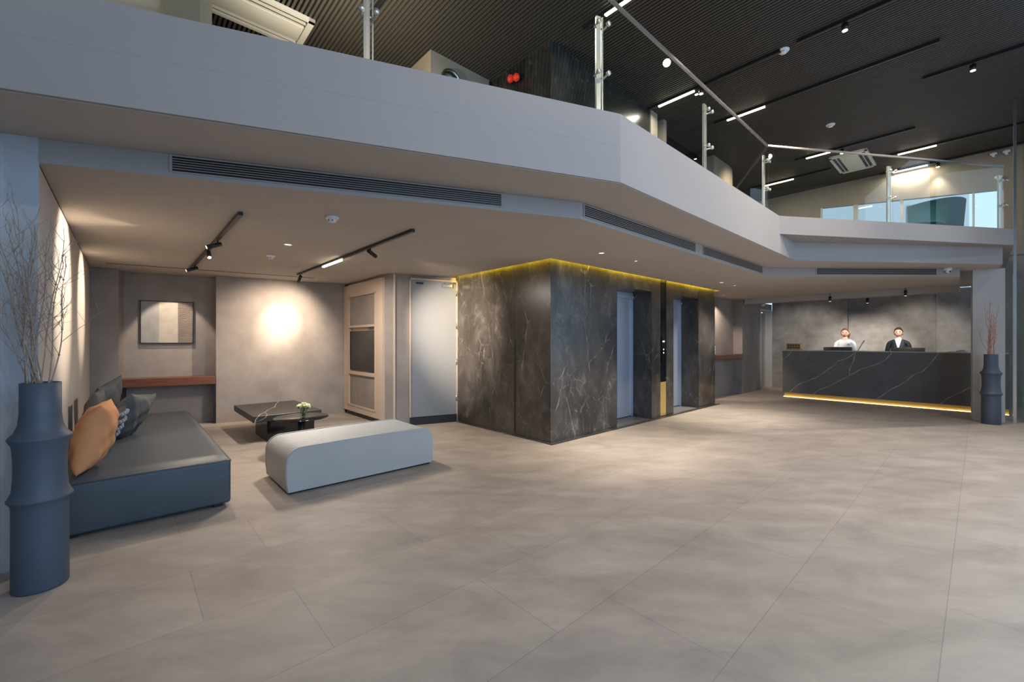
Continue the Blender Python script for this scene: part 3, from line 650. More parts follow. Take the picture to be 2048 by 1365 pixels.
def post(p, d, sgn=1):
    n = Vector((-d.y, d.x)); q = p+n*.05*sgn; po = MB()
    for k, wd_ in ((-.012, .040), (.026, .010)):
        r = q+d*k; po.box(loc3(r, .455), (wd_, .022, .91), ang(*d))
    o = po.build('post', 'chrome', rt)
    for z in (.42, .82):
        c_ = MB(); a0 = q; a1 = p-n*.015*sgn
        for k in (-.045, .045):
            c_.tube([loc3(q, z), loc3(q+d*k, z+.0), loc3(a1+d*k, z+.0)], .008, 8); c_.tube([loc3(p-n*.008*sgn+d*k, z), loc3(p-n*.028*sgn+d*k, z)], .019, 12)
        c_.build('clamp', 'chrome', o)
post(K1+Vector((-.02, .02)), S1*-1); post(K1+S1*1.8, S1*-1); post(K1+S1*3.4, S1*-1); post(K1+e2*1.95, e2); post(K2, e2); post(K2+d23*2.12, d23); post(K3, d23)
# teal high-back booth behind the railing
def booth():
    t = thing('booth_seat', 'dark teal high-backed curved booth behind the upstairs railing', 'armchair', (7.98, 8.30, ZT), math.radians(45))
    b = MB(); n = 24; vs = []; fs = []
    R0, R1 = .60, .50
    for i in range(n+1):
        a = PI*1.18*(i/n)-PI*.59-PI/2; ht = .80+.10*math.cos((i/n-.5)*PI*1.0)
        for (r, z) in ((R0*.93, .08), (R0*1.0, ht*.8), (R0*1.02, ht-.02), (R0*.98, ht), (R1*1.02, ht-.01), (R1*.98, ht*.8), (R1*.93, .08)):
            vs.append((r*math.cos(a), r*math.sin(a), z))
    for i in range(n):
        for k in range(7):
            fs.append((i*7+k, i*7+(k+1) % 7, (i+1)*7+(k+1) % 7, (i+1)*7+k))
    fs.append(tuple(range(7))); fs.append(tuple(n*7+k for k in range(6, -1, -1)))
    b.add(vs, fs, 0, True); b.build('backrest', 'teal', t)
    MB().lathe([(0, .08), (.46, .08), (.48, .40), (.44, .45), (0, .46)], seg=32).build('seat', 'teal', t)
    MB().lathe([(0, 0), (.4, 0), (.4, .08), (0, .08)], seg=32).build('base', 'black', t)
booth()
# cameras
def dome(px, py, u_or_pos, z, label, cool=False):
    p = u_or_pos; t = thing('security_camera', label, 'security camera', p, 0, 'security cameras')
    MB().lathe([(0, .0), (.055, .0), (.055, -.03), (.045, -.045), (0, -.045)], seg=24).build('housing', 'white', t)
    MB().ball((0, -.012, -.055), (.036, .036, .036)).build('dome', 'white', t)
    MB().ball((0, -.035, -.066), .017).build('lens', 'black', t)
def atz(px, py, z): return ongp(px, py, z)
dome(0, 0, atz(1895, 536, ZB-.005), 0, 'white dome camera under the soffit right of the reception air grille')
p = P(12.9, 3.98); dome(0, 0, (p.x, p.y, 2.36), 0, 'white dome camera by the corridor door left of reception')
_v = vat(1987, 13.2); p = P(13.2, _v); dome(0, 0, (p.x, p.y, H+(HZ-306)/F*p.y), 0, 'left white dome camera on the far upper wall, beside its twin')
_v = vat(2013, 13.2); p = P(13.2, _v); dome(0, 0, (p.x, p.y, H+(HZ-301)/F*p.y), 0, 'right white dome camera on the far upper wall, beside its twin')
p = P(13.2, vat(1997, 13.2)); dome(0, 0, (p.x, p.y, 4.72), 0, 'white camera low on the far upper wall above the window')
# red alarm beacons
t = thing('fire_beacon', 'pair of red alarm beacons on the dark marble wall upstairs', 'alarm', P(CU-.05, CV+.62, 5.06), PHI)
MB().bx(-.02, .045, -.1, .1, -.03, .03).build('bracket', 'black', t)
for s in (-.06, .06): MB().ball((-.045, s, -.01+s*.3), (.045, .05, .055)).build('red_lens', 'red', t)
# louvre box at the right of reception
t = thing('wall_louvre', 'small grey slatted vent beside the column at the right of reception', 'air vent', P(11.9, -.02, 2.31), PHI)
MB().bx(-.02, .02, -.11, .11, 0, .22).build('frame', 'conc_dark', t)
for k in range(6): MB().bx(-.03, -.021, -.09, .09, .02+k*.033, .035+k*.033).build('slat', 'cass', t)
# ---------------------------------------------------------------- vases
VPROF = [(0, 0), (.106, 0), (.111, .01), (.1105, .25), (.110, .44), (.113, .468), (.127, .487), (.129, .494), (.124, .500), (.108, .54), (.103, .62), (.103, .70), (.108, .78), (.124, .815), (.126, .822), (.121, .830), (.100, .855), (.086, .895), (.081, .95), (.080, 1.12), (.074, 1.122), (.073, .95), (.07, .9), (0, .9)]
def vase(x, y, label, s=1.0):
    o = MB().lathe([(r*s, z*s) for r, z in VPROF], seg=64).build('floor_vase', 'vase', loc=(x, y, 0))
    return tag(o, label, 'vase', 'tall ribbed floor vases')
VL = Vector((-2.60, 2.345)); VR = Vector((7.80, 6.92))
vase(VL.x, VL.y, 'tall slate-blue ringed floor vase beside the sofa at far left')
vase(VR.x, VR.y, 'tall slate-blue ringed floor vase beside the column at right', 1.01)
def branch(base, top, m, label, group, seed, twigs=7, r0=.004, curl=.05, tl=.35):
    rnd = random.Random(seed); b = MB(); base = Vector(base); top = Vector(top); n = 14; pts = []
    off = Vector((rnd.uniform(-1, 1), rnd.uniform(-1, 1), 0))*curl; ph = rnd.uniform(0, 6)
    for i in range(n):
        t = i/(n-1); p = base.lerp(top, t)+off*math.sin(PI*t)+Vector((math.sin(ph+t*11), math.cos(ph*1.3+t*9), 0))*.012*t*(1 if t < 1 else .5); pts.append(p)
    b.tube(pts, [r0*(1-.7*i/(n-1)) for i in range(n)], 6)
    for i in range(1, n-1, 2): b.ball(pts[i], (r0*1.5,)*3, 6, 4)
    def tw(p, d, L, r, depth):
        q = p.copy(); path = [q.copy()]; dd = d.normalized(); c = rnd.uniform(-1, 1)
        for k in range(6):
            dd = (dd+Vector((rnd.uniform(-.3, .3), rnd.uniform(-.3, .3), .12+.1*c))).normalized(); q = q+dd*L/6; path.append(q.copy())
            if depth and k in (2, 4): tw(q, dd+Vector((rnd.uniform(-1, 1), rnd.uniform(-1, 1), rnd.uniform(-.1, .5))), L*.5, r*.65, depth-1)
        b.tube(path, [r*(1-.6*k/6) for k in range(7)], 4, cap=False)
    for k in range(twigs):
        t = .42+.55*k/max(1, twigs-1); i = min(int(t*(n-1)), n-2); th = rnd.uniform(0, 2*PI)
        tw(pts[i], Vector((math.cos(th)*.75, math.sin(th)*.75, .9)), tl*rnd.uniform(.5, 1)*(1.15-t*.6), r0*.42, 1)
    return tag(b.build('dried_branch', m), label, 'branch', group)
rnd = random.Random(3)
AX = Vector((.74, .67, 0))   # across the line of sight
LS = Vector((-.74, .67, 0)).normalized(); AX = Vector((LS.y, -LS.x, 0))
for k in range(15):
    a = 2*PI*k/15; bx_ = VL.x+.045*math.cos(a); by_ = VL.y+.045*math.sin(a)
    sx = -.30+.44*(k/14)+rnd.uniform(-.05, .05); hgt = rnd.choice((1.75, 1.85, 1.95, 2.0, 2.05, 2.12))
    tp = Vector((VL.x, VL.y, hgt))+AX*sx*.75+LS*rnd.uniform(-.16, .12)
    branch((bx_, by_, .91), tp, 'twig', 'thin dried curly branch standing in the slate vase beside the sofa', 'dried branches in the left vase', 40+k, 8)
for k in range(12):
    a = 2*PI*k/12; tp = Vector((VR.x+rnd.uniform(-.13, .13), VR.y+rnd.uniform(-.13, .13), rnd.uniform(1.55, 2.02)))
    branch((VR.x+.04*math.cos(a), VR.y+.04*math.sin(a), .93), tp, 'twig2', 'thin orange dried branch standing in the slate vase beside the column', 'orange branches in the right vase', 90+k, 5, .0045, .02, .2)
# ---------------------------------------------------------------- sofa (daybed)
SF = Vector((-2.30, 3.48)); SL = 3.15; SW = .99
t = thing('daybed', 'long low slate-blue vinyl daybed along the left lounge wall', 'sofa', (SF.x, SF.y, 0), PHI)
# local: x from 0 to -SW (towards wall), y from 0 to SL
MB().rbox(-SW, 0, 0, SL, .03, .385, .022, 4).build('base', 'vinyl', t)
b = MB(); nx, ny = 26, 40; vs = []; fs = []
for j in range(ny+1):
    for i in range(nx+1):
        a = i/nx*2-1; c = j/ny*2-1
        x = -SW/2+(SW/2-.001)*a; y = SL/2+(SL/2-.001)*c
        ed = min(1, (1-abs(a))*SW/2/.07, (1-abs(c))*SL/2/.07); r = math.sqrt(max(0, 1-(1-ed)**2))
        z = .372+.04*r+.012*math.cos(a*PI/2)*math.cos(c*PI/2)
        vs.append((x, y, z))
for j in range(ny):
    for i in range(nx): q = j*(nx+1)+i; fs.append((q, q+1, q+nx+2, q+nx+1))
b.add(vs, fs, 0, True); b.build('seat_cushion', 'vinyl', t)
pp = MB(); z = .374; e = -.001; pp.tube([(-SW-e, -e, z), (e, -e, z), (e, SL+e, z), (-SW-e, SL+e, z), (-SW-e, -e, z)], .0045, 8); pp.build('piping', 'vinyl', t)
for x in (-SW+.08, -.08):
    for y in (.08, SL-.08): MB().bx(x-.03, x+.03, y-.03, y+.03, 0, .03).build('foot', 'black', t)
# pillows
def pillow(name, label, pos, size, thick, rot, m, seed=1, wr=.012):
    rnd = random.Random(seed); b = MB(); n = 26; vs = []; fs = []; w_, h_ = size
    ph = [rnd.uniform(0, 6) for _ in range(6)]
    for sgn in (1, -1):
        for j in range(n+1):
            for i in range(n+1):
                a = i/n*2-1; c = j/n*2-1
                pin = 1-.10*(1-abs(a)**2)*abs(c)**3; pin2 = 1-.10*(1-abs(c)**2)*abs(a)**3
                x = a*w_/2*pin2; z = c*h_/2*pin
                pr = (max(0, 1-a*a)**.45)*(max(0, 1-c*c)**.45)
                wv = wr*pr*(math.sin(a*7+c*4+ph[0])+.7*math.sin(c*9-a*5+ph[1])+.5*math.sin(a*13+c*11+ph[2]))
                vs.append((x, sgn*(thick/2*pr)+wv, z))
    N = (n+1)**2
    for s in (0, 1):
        for j in range(n):
            for i in range(n):
                q = s*N+j*(n+1)+i; f = (q, q+1, q+n+2, q+n+1); fs.append(f if s else f[::-1])
    b.add(vs, fs, 0, True); o = b.build(name, m); o.rotation_euler = rot; o.location = pos
    return o
def SP(t_, w_, z=0):  # t_ along the wall from the front end, w_ from the wall
    q = SF+Vector(D1[:2])*t_-Vector(D2[:2])*(SW-w_); return Vector((q.x, q.y, z))
ZS = .422
def lean(t_, w_, z, yaw, tilt, roll=0): return SP(t_, w_, z), (Matrix.Rotation(PHI+PI/2+yaw, 4, 'Z') @ Matrix.Rotation(tilt, 4, 'X') @ Matrix.Rotation(roll, 4, 'Y')).to_euler()
def put(nm, lab, t_, w_, z, yaw, tilt, roll, size, th, m, seed, wr=.01):
    p_, r_ = lean(t_, w_, z, yaw, tilt, roll); o = pillow(nm, lab, p_, size, th, r_, m, seed, wr); return tag(o, lab, 'cushion', 'cushions on the daybed')
put('cushion', 'orange cotton cushion leaning on the wall beside the tall vase', .26, .18, ZS+.235, -.10, .26, .0, (.44, .50), .22, 'orange', 2, .008)
put('cushion', 'big taupe-grey cushion against the wall behind the slate one', 1.66, .12, ZS+.225, -.1, .18, .0, (.46, .46), .13, 'taupe', 3, .006)
put('cushion', 'slate-grey cushion lying tilted at the front of the pile', 1.40, .37, ZS+.20, -.45, .5, .12, (.50, .50), .20, 'slatec', 4, .009)
put('cushion', 'upright dark cushion with a pointed corner, farthest along the wall', 2.25, .20, ZS+.26, -.35, .2, -.22, (.48, .50), .15, 'slatec', 5, .006)
k_ = put('cushion', 'dark knitted cushion with grey woollen bobbles, beside the orange one', .86, .24, ZS+.18, -.2, .42, .0, (.38, .38), .12, 'knot', 6, .003)
for i in range(5):
    for j in range(6):
        a = (i-2)/2.5; c = (j-2.5)/3.1; pr = (1-a*a)**.45*(1-c*c)**.45
        MB().ball((a*.19, -(.06*pr+.008), c*.19), .018, 10, 8).build('bobble', 'pom', k_)
for a in (-.19, .19):
    for j in range(5): MB().ball((a, -.004, (j-2)*.072), .018, 10, 8).build('bobble', 'pom', k_)
# ---------------------------------------------------------------- ottoman bench
OF = Vector((-1.95, 3.70)); OL, OW, OH = 1.45, .74, .405
t = thing('ottoman_bench', 'light grey channelled leather bench in front of the coffee table', 'bench', (OF.x, OF.y, 0), PHI)
prof = []; R = .12; z0 = .022
prof.append((0, z0, -1, 0)); prof.append((-.012, .12, -1, 0)); prof.append((-.014, .2, -1, 0))
for i in range(9): a = PI-i/8*PI/2; prof.append((R+R*math.cos(a)-.012*(1-i/8), OH-R+R*math.sin(a), math.cos(a), math.sin(a)))
for i in range(1, 20): prof.append((R+(OL-2*R)*i/20, OH+.006*math.sin(PI*i/20), 0, 1))
for i in range(9): a = PI/2-i/8*PI/2; prof.append((OL-R+R*math.cos(a)+.008*i/8, OH-R+R*math.sin(a), math.cos(a), math.sin(a)))
prof.append((OL+.01, .2, 1, 0)); prof.append((OL+.01, .12, 1, 0)); prof.append((OL, z0, 1, 0))
b = MB(); vs = []; fs = []; NR = 11; ns = NR*8
for (x, z, nx_, nz_) in prof:
    for k in range(ns+1):
        y = .014+(OW-.028)*k/ns; am = .018*(abs(math.sin(PI*k/8))**.8-1)*max(0, nz_)
        ins = .0 if 0 < k < ns else -.003
        vs.append((x+nx_*(am+ins), y, z+nz_*(am+ins)))
for i in range(len(prof)-1):
    for k in range(ns): q = i*(ns+1)+k; fs.append((q, q+ns+1, q+ns+2, q+1))
b.add(vs, fs, 0, True); b.build('seat_cover', 'vinyl_light', t)
for nm_, yy, dy in (('front', .0, 1), ('back', OW, -1)):
    s_ = MB(); n_ = len(prof); v0 = [(p_[0]+p_[2]*-.004, yy+dy*.002, p_[1]+p_[3]*-.004) for p_ in prof]; v1 = [(p_[0]+p_[2]*-.001, yy+dy*.02, p_[1]+p_[3]*-.001) for p_ in prof]
    s_.add(v0+v1, [tuple(range(n_)) if dy > 0 else tuple(range(n_-1, -1, -1))]+[(i, i+1, i+1+n_, i+n_) for i in range(n_-1)]); s_.build('side_panel', 'vinyl_light', t)
    MB().tube([(p_[0]+p_[2]*-.001, yy+dy*.012, p_[1]+p_[3]*-.001) for p_ in prof], .006, 8).build('piping', 'vinyl_light', t)
MB().bx(.02, OL-.02, .03, OW-.03, 0, .03).build('plinth', 'black', t)
# ---------------------------------------------------------------- coffee table
TF = Vector((-3.38, 5.55)); TL, TW = 1.33, .86; TZ = .36
t = thing('coffee_table', 'low black marble slab coffee table on a block base', 'table', (TF.x, TF.y, 0), PHI)
b = MB(); b.rbox(0, TW, 0, TL, TZ-.085, TZ, .003, 1, sm=False)
def ribbon(pts, wd, z, mi=1):
    for i in range(len(pts)-1):
        a, c = Vector(pts[i]), Vector(pts[i+1]); d = (c-a).normalized(); n = Vector((-d.y, d.x, 0))*wd/2
        b.add([a+n, a-n, c-n, c+n], [(0, 1, 2, 3)], mi)
zz = TZ+.0006
ribbon([(.06, .0, zz), (.10, .12, zz), (.2, .3, zz), (.28, .5, zz), (.42, .72, zz), (.5, 1.0, zz), (.62, 1.33, zz)], .010, zz)
ribbon([(.16, .0, zz), (.18, .10, zz), (.2, .3, zz)], .006, zz)
for pts in ([(.06, 0, TZ), (.03, 0, TZ-.04), (.02, 0, TZ-.085)], [(.16, 0, TZ), (.14, 0, TZ-.03), (.08, 0, TZ-.06), (.02, 0, TZ-.07)]):
    for i in range(len(pts)-1):
        a, c = Vector(pts[i]), Vector(pts[i+1]); b.add([(a.x-.004, -.0006, a.z), (a.x+.004, -.0006, a.z), (c.x+.004, -.0006, c.z), (c.x-.004, -.0006, c.z)], [(0, 1, 2, 3)], 1)
b.build('tabletop', ['tabletop', 'vein'], t)
MB().rbox(.163, .163+.6, .01, .69, 0, TZ-.086, .004, 2, sm=False).build('base', 'blackgloss', t)
RC = ongp(603, 834, .43); t = thing('side_table', 'round thin black side table overlapping the marble coffee table', 'table', (RC.x, RC.y, 0))
MB().lathe([(0, .418), (.30, .418), (.305, .424), (.30, .43), (0, .43)], seg=64).build('tabletop', 'blackgloss', t)
MB().lathe([(0, .02), (.042, .02), (.042, .417), (0, .417)], seg=32).build('stem', 'black', t)
MB().lathe([(0, 0), (.16, 0), (.16, .018), (0, .02)], seg=40).build('base', 'black', t)
# flower vase
M['clear'] = mat('clear_vase', (.95, .97, .97), .02, trans=1)
fl = thing('flower_vase', 'small clear glass vase of pale yellow flowers on the round table', 'vase', (RC.x+.035, RC.y-.02, .43))
MB().lathe([(0, 0), (.034, 0), (.045, .02), (.048, .06), (.04, .10), (.036, .10), (.044, .06), (.041, .024), (.03, .006), (0, .006)], seg=32).build('glass', 'glass', fl)
st = MB(); pe = MB(); lf = MB(); rnd = random.Random(5)
for k in range(22):
    a = rnd.uniform(0, 2*PI); r = .075*math.sqrt(rnd.random()); z = .125+.04*(1-r/.075)+rnd.uniform(-.008, .008); c_ = (r*math.cos(a), r*math.sin(a), z)
    st.tube([(c_[0]*.2, c_[1]*.2, .01), (c_[0]*.5, c_[1]*.5, .09), c_], .0018, 5)
    for q in range(14):
        d_ = Vector((rnd.gauss(0, 1), rnd.gauss(0, 1), rnd.gauss(.3, 1))).normalized()*.015; pe.ball((c_[0]+d_.x, c_[1]+d_.y, c_[2]+d_.z), (.007, .007, .005), 6, 4)
for k in range(8):
    a = 2*PI*k/8; lf.add([(.03*math.cos(a), .03*math.sin(a), .105), (.07*math.cos(a-.15), .07*math.sin(a-.15), .125), (.085*math.cos(a), .085*math.sin(a), .115), (.07*math.cos(a+.15), .07*math.sin(a+.15), .12)], [(0, 1, 2, 3)], 0, True)
st.build('stems', 'leaf', fl)['kind'] = 'stuff'; pe.build('blossoms', 'petal', fl)['kind'] = 'stuff'; lf.build('leaves', 'leaf', fl)
# ---------------------------------------------------------------- niche console and picture
ncx = Vector(L3((NS0+NS1)/2, .145)); rz3 = ang(*D3); NL = NS1-NS0-.01
t = thing('console_table', 'red-brown wooden console top spanning the niche on dark side panels', 'console table', (ncx.x, ncx.y, 0), rz3)
MB().rbox(-NL/2, NL/2, -.165, .15, .65, .775, .004, 2, sm=False).build('tabletop', 'wood', t)
MB().bx(NL/2-.03, NL/2, -.14, .15, 0, .65).build('side_panel', 'black', t); MB().bx(-NL/2, -NL/2+.03, -.14, .15, 0, .65).build('side_panel', 'black', t)
kb = Vector(L3(0, .30)); s_a = along(281, kb, D3); s_b = along(388, kb, D3); pw = s_b-s_a; pc = kb+D3*(s_a+s_b)/2-N3*.03
t = thing('wall_picture', 'square abstract grey and cream picture in a thin black frame', 'picture', (pc.x, pc.y, 1.65), rz3)
hh = .34
f = MB()
for (x0, x1, z0_, z1_) in ((-pw/2, pw/2, hh-.012, hh), (-pw/2, pw/2, -hh, -hh+.012), (-pw/2, -pw/2+.012, -hh, hh), (pw/2-.012, pw/2, -hh, hh)): f.bx(x0, x1, -.02, .028, z0_, z1_)
f.build('frame', 'black', t)
M['art'] = stripe_art()
MB().bx(-pw/2+.012, pw/2-.012, -.008, .028, -hh+.012, hh-.012).build('canvas', 'art', t)
# ---------------------------------------------------------------- display cabinet
ed = (E1-E0).normalized(); CL = (E1-E0).length; c0 = E0+ed*0
t = thing('display_cabinet', 'tall beige framed cabinet with concrete panels and a dark screen bay', 'cabinet', (E0.x, E0.y, 0), ang(*ed))
# local x along the front, front faces -y (towards the room)
f = MB(); zs = [.06, .20, .75, .81, 1.59, 1.63, 2.15, 2.37]; xo0, xo1 = .24, CL-.27
f.bx(.02, xo0, 0, .06, .08, 2.37); f.bx(xo1, CL, 0, .06, .08, 2.37)
for (z0_, z1_) in ((.08, .20), (.75, .81), (1.59, 1.63), (2.15, 2.37)): f.bx(xo0, xo1, 0, .06, z0_, z1_)
f.build('front_frame', 'beige', t)
m_ = MB()
for (z0_, z1_) in ((.20, .75), (.81, 1.59), (1.63, 2.15)):
    m_.bx(xo0-.02, xo0+.012, -.008, 0, z0_-.015, z1_+.015); m_.bx(xo1-.012, xo1+.02, -.008, 0, z0_-.015, z1_+.015)
m_.bx(xo0-.02, xo1+.02, -.008, 0, .18, .205); m_.bx(xo0-.02, xo1+.02, -.008, 0, 2.145, 2.17)
m_.build('moulding', 'beige', t)
for (z0_, z1_) in ((.20, .75), (1.63, 2.15)): MB().bx(xo0, xo1, .03, .05, z0_, z1_).build('inset_panel', 'concrete', t)
MB().bx(.02, CL, .061, .30, .08, 2.37).build('body', 'beige', t)
MB().bx(.06, CL-.03, .03, .28, 0, .079).build('plinth', 'black', t)
s_ = MB(); s_.rbox(xo0+.015, xo1-.015, .02, .055, .83, 1.53, .004, 2, sm=False); so = s_.build('screen', 'blackgloss', t)
# ---------------------------------------------------------------- reception desk
def UVw(px, u): v = vat(px, u); return v
CUo = 11.87; vL_ = vat(1565, CUo); vR_ = vat(1945, CUo)-.45; TOP = 1.128; BOT = .105
t = thing('reception_desk', 'long dark stone reception desk with pale veins and glowing brass plinth', 'reception desk', P(CUo, vR_, 0), PHI)
LD = vL_-vR_
b = MB(); b.bx(0, .05, 0, LD, BOT, TOP-.012, 0)
b.bx(.05, .62, LD-.05, LD, BOT, TOP-.012, 0)
veins = [[(210,405),(170,450),(125,490)], [(840,410),(780,455),(720,485),(660,500),(600,560),(520,615),(440,665),(370,695),(300,715),(240,760),(200,795),(188,812)],
 [(1190,418),(1130,485),(1060,525),(980,550),(880,580),(775,640),(700,680),(600,735),(520,765),(460,790),(425,825)], [(832,425),(815,500),(785,560),(772,600),(775,640)],
 [(1645,420),(1590,490),(1530,560),(1490,600),(1400,635),(1340,690),(1250,745),(1160,790),(1080,845),(1040,868)], [(1970,750),(1870,800),(1780,840),(1720,870),(1680,900),(1655,925)]]
for vn in veins:
    pl = []
    for (x, y) in vn:
        px, py = 1540+x*.2051, 620+y*.2051; v = vat(px, CUo); Y = P(CUo, v).y; z = H-(py-HZ)/F*Y; pl.append((v-vR_, min(max(z, BOT), TOP-.012)))
    # gentle extra jitter
    q = []
    for i in range(len(pl)-1):
        a, c = pl[i], pl[i+1]; q.append(a); q.append(((a[0]+c[0])/2+random.uniform(-.008, .008), (a[1]+c[1])/2+random.uniform(-.008, .008)))
    q.append(pl[-1])
    for i in range(len(q)-1):
        a, c = q[i], q[i+1]; wdt = .009+.004*math.sin(i*1.7); dx, dz = c[0]-a[0], c[1]-a[1]; l_ = math.hypot(dx, dz) or 1; nx_, nz_ = -dz/l_*wdt/2, dx/l_*wdt/2
        b.add([(-.0008, a[0]+nx_, a[1]+nz_), (-.0008, a[0]-nx_, a[1]-nz_), (-.0008, c[0]-nx_, c[1]-nz_), (-.0008, c[0]+nx_, c[1]+nz_)], [(0, 1, 2, 3)], 1)
b.build('front_panel', ['counter', 'vein'], t)
MB().bx(-.004, .34, 0, LD+.004, TOP-.012, TOP).build('countertop', 'cass', t)
MB().bx(.05, .62, .0, LD-.05, .86, .90).build('worktop', 'counter', t)
MB().bx(.025, .045, 0, LD-.03, .012, BOT).build('plinth', 'brass', t)
MB().bx(.05, .60, .0, LD-.06, 0, .05).build('base', 'black', t)
ls = MB(); ls.bx(.006, .018, 0, LD-.02, .001, .004); ls.build('light_strip', 'gold_led', t)
def onc(px, u, z): v = vat(px, u); return P(u, v, z)
def monitor(px, label):
    p = onc(px, 12.30, .90); t = thing('computer_monitor', label, 'monitor', p, PHI, 'monitors behind the reception desk')
    MB().rbox(-.016, .012, -.27, .27, .0, .31, .004, 2, sm=False).build('screen', 'taupe2', t); t.rotation_euler = (0, 0, PHI)
    MB().bx(.013, .016, -.255, .255, .02, .295).build('display', 'blackgloss', t)
monitor(1675, 'black computer monitor behind the desk in front of the white-shirted receptionist')
monitor(1815, 'black computer monitor behind the desk in front of the blazer-wearing receptionist')
for px, lb in ((1657, 'grey laptop edge left of the first monitor on the desk'),):
    p = onc(px, 12.12, TOP-.2)
# brass calendar box
p = onc(1589, 12.05, TOP); t = thing('brass_block', 'brass framed block with raised tiles standing on the left end of the desk', 'ornament', p, PHI-.25)
MB().rbox(-.04, .04, -.17, .17, .02, .16, .012, 3).build('body', 'brass', t)
for i in range(5):
    for j in range(2): MB().rbox(-.046, -.041, -.145+i*.06, -.095+i*.06, .04+j*.055, .085+j*.055, .002, 1, sm=False).build('tile', 'taupe', t)
MB().bx(-.03, .03, -.06, .06, 0, .02).build('foot', 'brass', t)
# leaning sign card
p = onc(1722, 12.12, TOP); t = thing('card_stand', 'thin pale card stand leaning on the desk between the two receptionists', 'sign', p, PHI)
R_ = Matrix.Rotation(.45, 4, 'X'); MB().box((0, 0, .12), (.10, .012, .25), mtx=R_).build('card', 'paper', t)
MB().bx(-.05, .05, -.09, .09, 0, .006).build('base', 'paper', t)
p = onc(1925, 12.0, TOP); t = thing('tissue_tray', 'small pale tray at the right end of the reception desk', 'tray', p, PHI)
MB().rbox(-.06, .06, -.09, .09, 0, .03, .01, 3).build('tray', 'paper', t); MB().ball((0, 0, .035), (.04, .06, .02)).build('napkin', 'paper', t)
p = onc(1903, 12.05, TOP); tag(MB().rbox(-.03, .03, -.05, .05, 0, .015, .004, 2).build('card_box', 'paper', loc=p, rz=PHI), 'tiny white card box left of the pale tray on the desk', 'box')
# ---------------------------------------------------------------- people
def body_mat(name, cloth):
    # skin at neck and hands, the undershirt's colour over the trunk and arms
    m = mat(name, (.72, .43, .33), .5); nt = m.node_tree; n = nt.nodes; L = nt.links
    tc = n.new('ShaderNodeTexCoord'); sp = n.new('ShaderNodeSeparateXYZ'); L.new(tc.outputs['Object'], sp.inputs[0])
    def cmp(op, src, v):
        q = n.new('ShaderNodeMath'); q.operation = op; L.new(src, q.inputs[0]); q.inputs[1].default_value = v; return q.outputs[0]
    a = cmp('GREATER_THAN', sp.outputs[2], 1.365); c = cmp('LESS_THAN', sp.outputs[1], -.19)
    q = n.new('ShaderNodeMath'); q.operation = 'MAXIMUM'; L.new(a, q.inputs[0]); L.new(c, q.inputs[1])
    mx = n.new('ShaderNodeMix'); mx.data_type = 'RGBA'; L.new(q.outputs[0], mx.inputs[0]); mx.inputs[6].default_value = (*cloth, 1); mx.inputs[7].default_value = (.72, .43, .33, 1)
    L.new(mx.outputs[2], n['Principled BSDF'].inputs['Base Color']); M[name] = m
body_mat('skin_and_shirt', (.82, .82, .84)); body_mat('skin_and_blazer', (.013, .018, .032))
def skinned(name, verts, edges, m, parent, lv=2):
    me = bpy.data.meshes.new(name); me.from_pydata([v[:3] for v in verts], edges, []); me.materials.append(M[m])
    o = bpy.data.objects.new(name, me); COL.objects.link(o); o.parent = parent
    md = o.modifiers.new('skin', 'SKIN'); md.use_smooth_shade = True
    sk = me.skin_vertices[0].data if me.skin_vertices else None
    if sk is None: o.modifiers.remove(md); bpy.context.view_layer.objects.active = o; md = o.modifiers.new('skin', 'SKIN'); md.use_smooth_shade = True; sk = me.skin_vertices[0].data
    for i, v in enumerate(verts):
        r = v[3]; sk[i].radius = (r if isinstance(r, tuple) else (r, r)); sk[i].use_root = (i == 0)
    smooth_sub(o, lv); return o
def chain(verts, edges, start, pts):
    prev = start
    for p in pts: verts.append(p); edges.append((prev, len(verts)-1)); prev = len(verts)-1
    return prev
